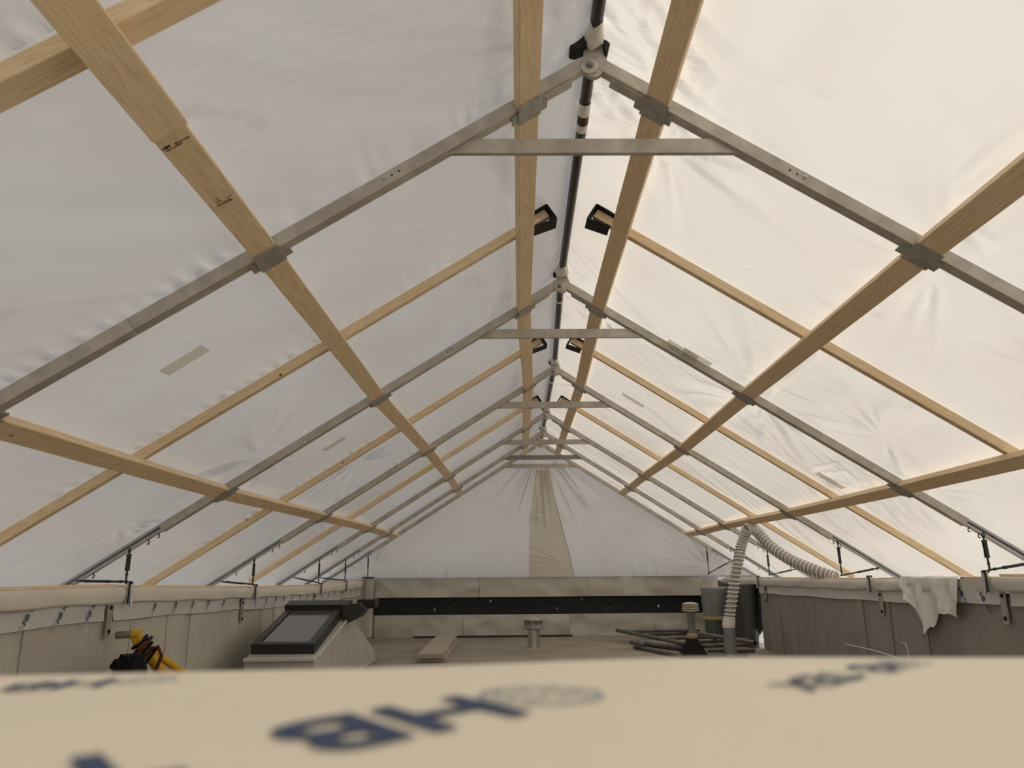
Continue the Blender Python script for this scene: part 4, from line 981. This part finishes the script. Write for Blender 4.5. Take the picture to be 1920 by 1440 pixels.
for k, (x0, y0, z0, x1, y1, z1) in enumerate(TB):
    a, b = atZ(x0, y0, z0), atZ(x1, y1, z1)
    a.y = min(a.y, 11.55); b.y = min(b.y, 11.55)
    e = empty('scaffold_tube', ((a.x + b.x) / 2, (a.y + b.y) / 2, min(a.z, b.z) - 0.024), 'grey scaffold ' + TL[k] if 'tube' not in TL[k].split()[:3] else 'grey ' + TL[k], 'tube', 'scaffold tubes in a pile')
    p = MB(); p.tube([a, a.lerp(b, 0.5), b], 0.0245, 12, cap=False); p.build('tube', 'scaffold_tube', e)
    for qq, dd in ((a, (b - a)), (b, (a - b))):
        p = MB(); d = dd.normalized(); p.lathe(qq + d * 0.012, [(0.0245, -0.012), (0.019, -0.012), (0.019, 0.0), (0.0, 0.0)], 12, d); p.build('open_end', 'black_board', e)
    if k == 4:
        p = MB(); c = a.lerp(b, 0.22); p.lathe(c, [(0.026, -0.03), (0.036, -0.03), (0.036, 0.03), (0.026, 0.03)], 10, (b - a)); p.build('coupler', 'bracket_steel', e)
        p = MB(); p.tube([c + Vector((0, 0, 0.03)), c + Vector((-0.03, 0, 0.085))], 0.009, 6); p.build('bolt', 'bracket_steel', e)

# ---- two boards stacked on the floor
a, b = atZ(806, 1243, FLOOR), atZ(837, 1205, FLOOR)
board('plank', Vector((a.x, a.y, FLOOR + 0.022)) + Vector((0.03, 0.03, 0)), Vector((b.x, b.y, FLOOR + 0.022)) + Vector((0.03, 0, 0)), (1, 0, 0), (0, 0, 1), 0.26, 0.044, 'pine_old', 'lower weathered plank of the two stacked on the floor', 'plank', 'planks stacked on the floor', rough=0.002)
board('plank', Vector((a.x, a.y - 0.02, FLOOR + 0.068)), Vector((b.x, b.y + 0.05, FLOOR + 0.068)), (1, 0, 0), (0, 0, 1), 0.27, 0.044, 'pine_old', 'upper weathered plank of the two stacked on the floor', 'plank', 'planks stacked on the floor', rough=0.002)
# lath lying along the foot of the back wall
a, b = atY(775, 1190, 11.55), atY(1073, 1192, 11.55)
board('lath', (a.x, 11.52, FLOOR + 0.013), (b.x, 11.56, FLOOR + 0.013), (0, 1, 0), (0, 0, 1), 0.05, 0.025, 'dark_steel', 'thin dark lath lying along the foot of the back wall', 'lath')

# ---- yellow prop with strap, black bag
pA = atY(262, 1204, 4.62); pA2 = atY(301, 1258, 4.70)
dA = (pA2 - pA).normalized(); endA = pA + dA * ((FLOOR + 0.03 - pA.z) / dA.z)
ye_ = empty('steel_prop', endA, 'yellow steel prop with a dark red strap wound round its head', 'prop')
p = MB(); p.tube([pA - dA * 0.05, endA], 0.030, 14); p.build('tube', 'yellow_paint', ye_)
h0, h1 = atY(218, 1191, 4.60), atY(250, 1189, 4.60)
p = MB(); p.tube([h0, h1], 0.021, 12, cap=False); p.build('end_tube', 'bracket_steel', ye_)
p = MB(); p.tube([h0 + Vector((0.006, 0, 0)), h1], 0.015, 10); p.build('bore', 'black_board', ye_)
p = MB(); p.tube([h1 - Vector((0.006, 0, 0)), h1 + Vector((0.035, 0.0, -0.004)), pA - dA * 0.045, pA - dA * 0.01], [0.027, 0.031, 0.034, 0.031], 14); p.build('head', 'yellow_paint', ye_)
for k in range(5):
    c = pA + dA * (0.0 + 0.026 * k) + Vector((0.004, -0.004, 0)); tilt = Vector((0.5 + 0.12 * k, -0.25, 0.75)).normalized(); s1 = dA.cross(tilt).normalized()
    s2 = (tilt + dA * (0.35 - 0.15 * k)).normalized()
    R0 = 0.045 + 0.012 * math.sin(k * 1.7)
    pts = [c + (s1 * math.cos(t) + s2 * math.sin(t)) * (R0 + 0.006 * math.sin(3 * t + k)) for t in np.linspace(0, 2 * math.pi, 22)]
    p = MB(); p.tube(pts, 0.009, 6, cap=False); p.build('strap_loop', 'strap_red' if k % 2 else 'bag_black', ye_)
p = MB(); c = pA + dA * 0.07; p.tube([c, c + Vector((0.075, -0.03, 0.03)), c + Vector((0.10, -0.03, -0.02)), c + Vector((0.07, -0.02, -0.10)), c + Vector((0.03, -0.02, -0.17))], 0.010, 6); p.build('strap_loop', 'strap_red', ye_)
pB = atY(277, 1216, 4.74); pB2 = atY(337, 1257, 4.86); dB = (pB2 - pB).normalized(); endB = pB + dB * ((FLOOR + 0.02 - pB.z) / dB.z)
p = MB(); p.tube([pB, endB], 0.021, 12)
tag(p.build('steel_prop', 'yellow_paint'), 'thinner yellow prop tube leaning behind the strapped one', 'prop')
# bag
c = atY(236, 1262, 4.40); th_ = np.linspace(0, 2 * math.pi, 25); hs = np.linspace(0, 1, 12); P = np.zeros((12, 25, 3)); ztop = atY(236, 1231, 4.40).z
for i, h in enumerate(hs):
    for j, t in enumerate(th_):
        r = (1 - 0.45 * h ** 3) * (1 + 0.10 * math.sin(3 * t + 5 * h) + 0.06 * math.sin(7 * t - 4 * h))
        P[i, j] = (c.x + 0.03 + 0.11 * r * math.cos(t), 4.40 + 0.09 * r * math.sin(t), FLOOR + (ztop - FLOOR) * h + 0.015 * math.sin(4 * t) * h)
p = MB(); p.grid(P); p.add(P[-1, :-1], [tuple(range(24))]); bg = p.build('tool_bag', 'bag_black'); tag(bg, 'slumped black bag behind the yellow prop by the left wall', 'bag')
q = atY(216, 1240, 4.34); p = MB(); p.hexa(q + Vector((-0.035, 0, -0.030)), (0.045, 0.0, -0.035), (0.0, 0.06, 0), (0.030, 0, 0.045)); p.build('pocket', 'bag_black', bg, bevel=0.006)

# ---- torn sheet hanging over the right timber
ys = np.linspace(5.06, 5.83, 60); P = np.zeros((60, 34, 3))
drop_pts = [(5.06, 0.27), (5.12, 0.275), (5.22, 0.25), (5.30, 0.27), (5.35, 0.24), (5.39, 0.33), (5.42, 0.36), (5.47, 0.37), (5.52, 0.43), (5.555, 0.45), (5.60, 0.34), (5.68, 0.22), (5.76, 0.16), (5.83, 0.10)]
for i, y in enumerate(ys):
    L = float(np.interp(y, [d_[0] for d_ in drop_pts], [d_[1] for d_ in drop_pts])) * 0.92 + 0.006 * math.sin(70 * y)
    for j in range(34):
        t = j / 33
        if t < 0.2:
            x = RXW(y) + 0.20 - t / 0.2 * 0.23; z = -0.058 + 0.004 * math.sin(20 * y + 30 * t)
        else:
            u = (t - 0.2) / 0.8
            fold = 0.020 * math.sin(26 * y + 3 * u) * (0.3 + u) + 0.012 * math.sin(57 * y - 5 * u) * u + 0.010 * (vnoise(np.array(y * 14.0), np.array(u * 6.0), 77) - 0.5)
            x = RXW(y) - 0.034 - fold * 0.7 - 0.015 * u; z = -0.060 - L * u
            y2 = y + 0.05 * u * u * (5.5 - y) * 0.5
        P[i, j] = (x, y if t < 0.2 else y2, z)
p = MB(); p.grid(P); tag(p.build('torn_sheet', 'film_sheet', recalc=False), 'torn white plastic sheet hanging over the right parapet', 'plastic sheet')
# ---- loose cords by the right wall
X_ = 2.86
p = MB(); p.tube([atX(1586, 1208, X_ + .06), atX(1620, 1215, X_ + .06), atX(1655, 1224, X_ + .06), atX(1690, 1236, X_ + .06), atX(1730, 1256, X_ + .06)], 0.004, 6)
tag(p.build('cord', 'tape_white'), 'thin white cord slanting low along the right wall', 'cord')
p = MB(); p.tube([atX(1690, 1205, X_ + .06), atX(1697, 1206, X_ + .06), atX(1703, 1220, X_ + .06), atX(1705, 1245, X_ + .06)], 0.004, 6)
tag(p.build('cord', 'tape_white'), 'short white cord curled upright beside the right wall', 'cord')
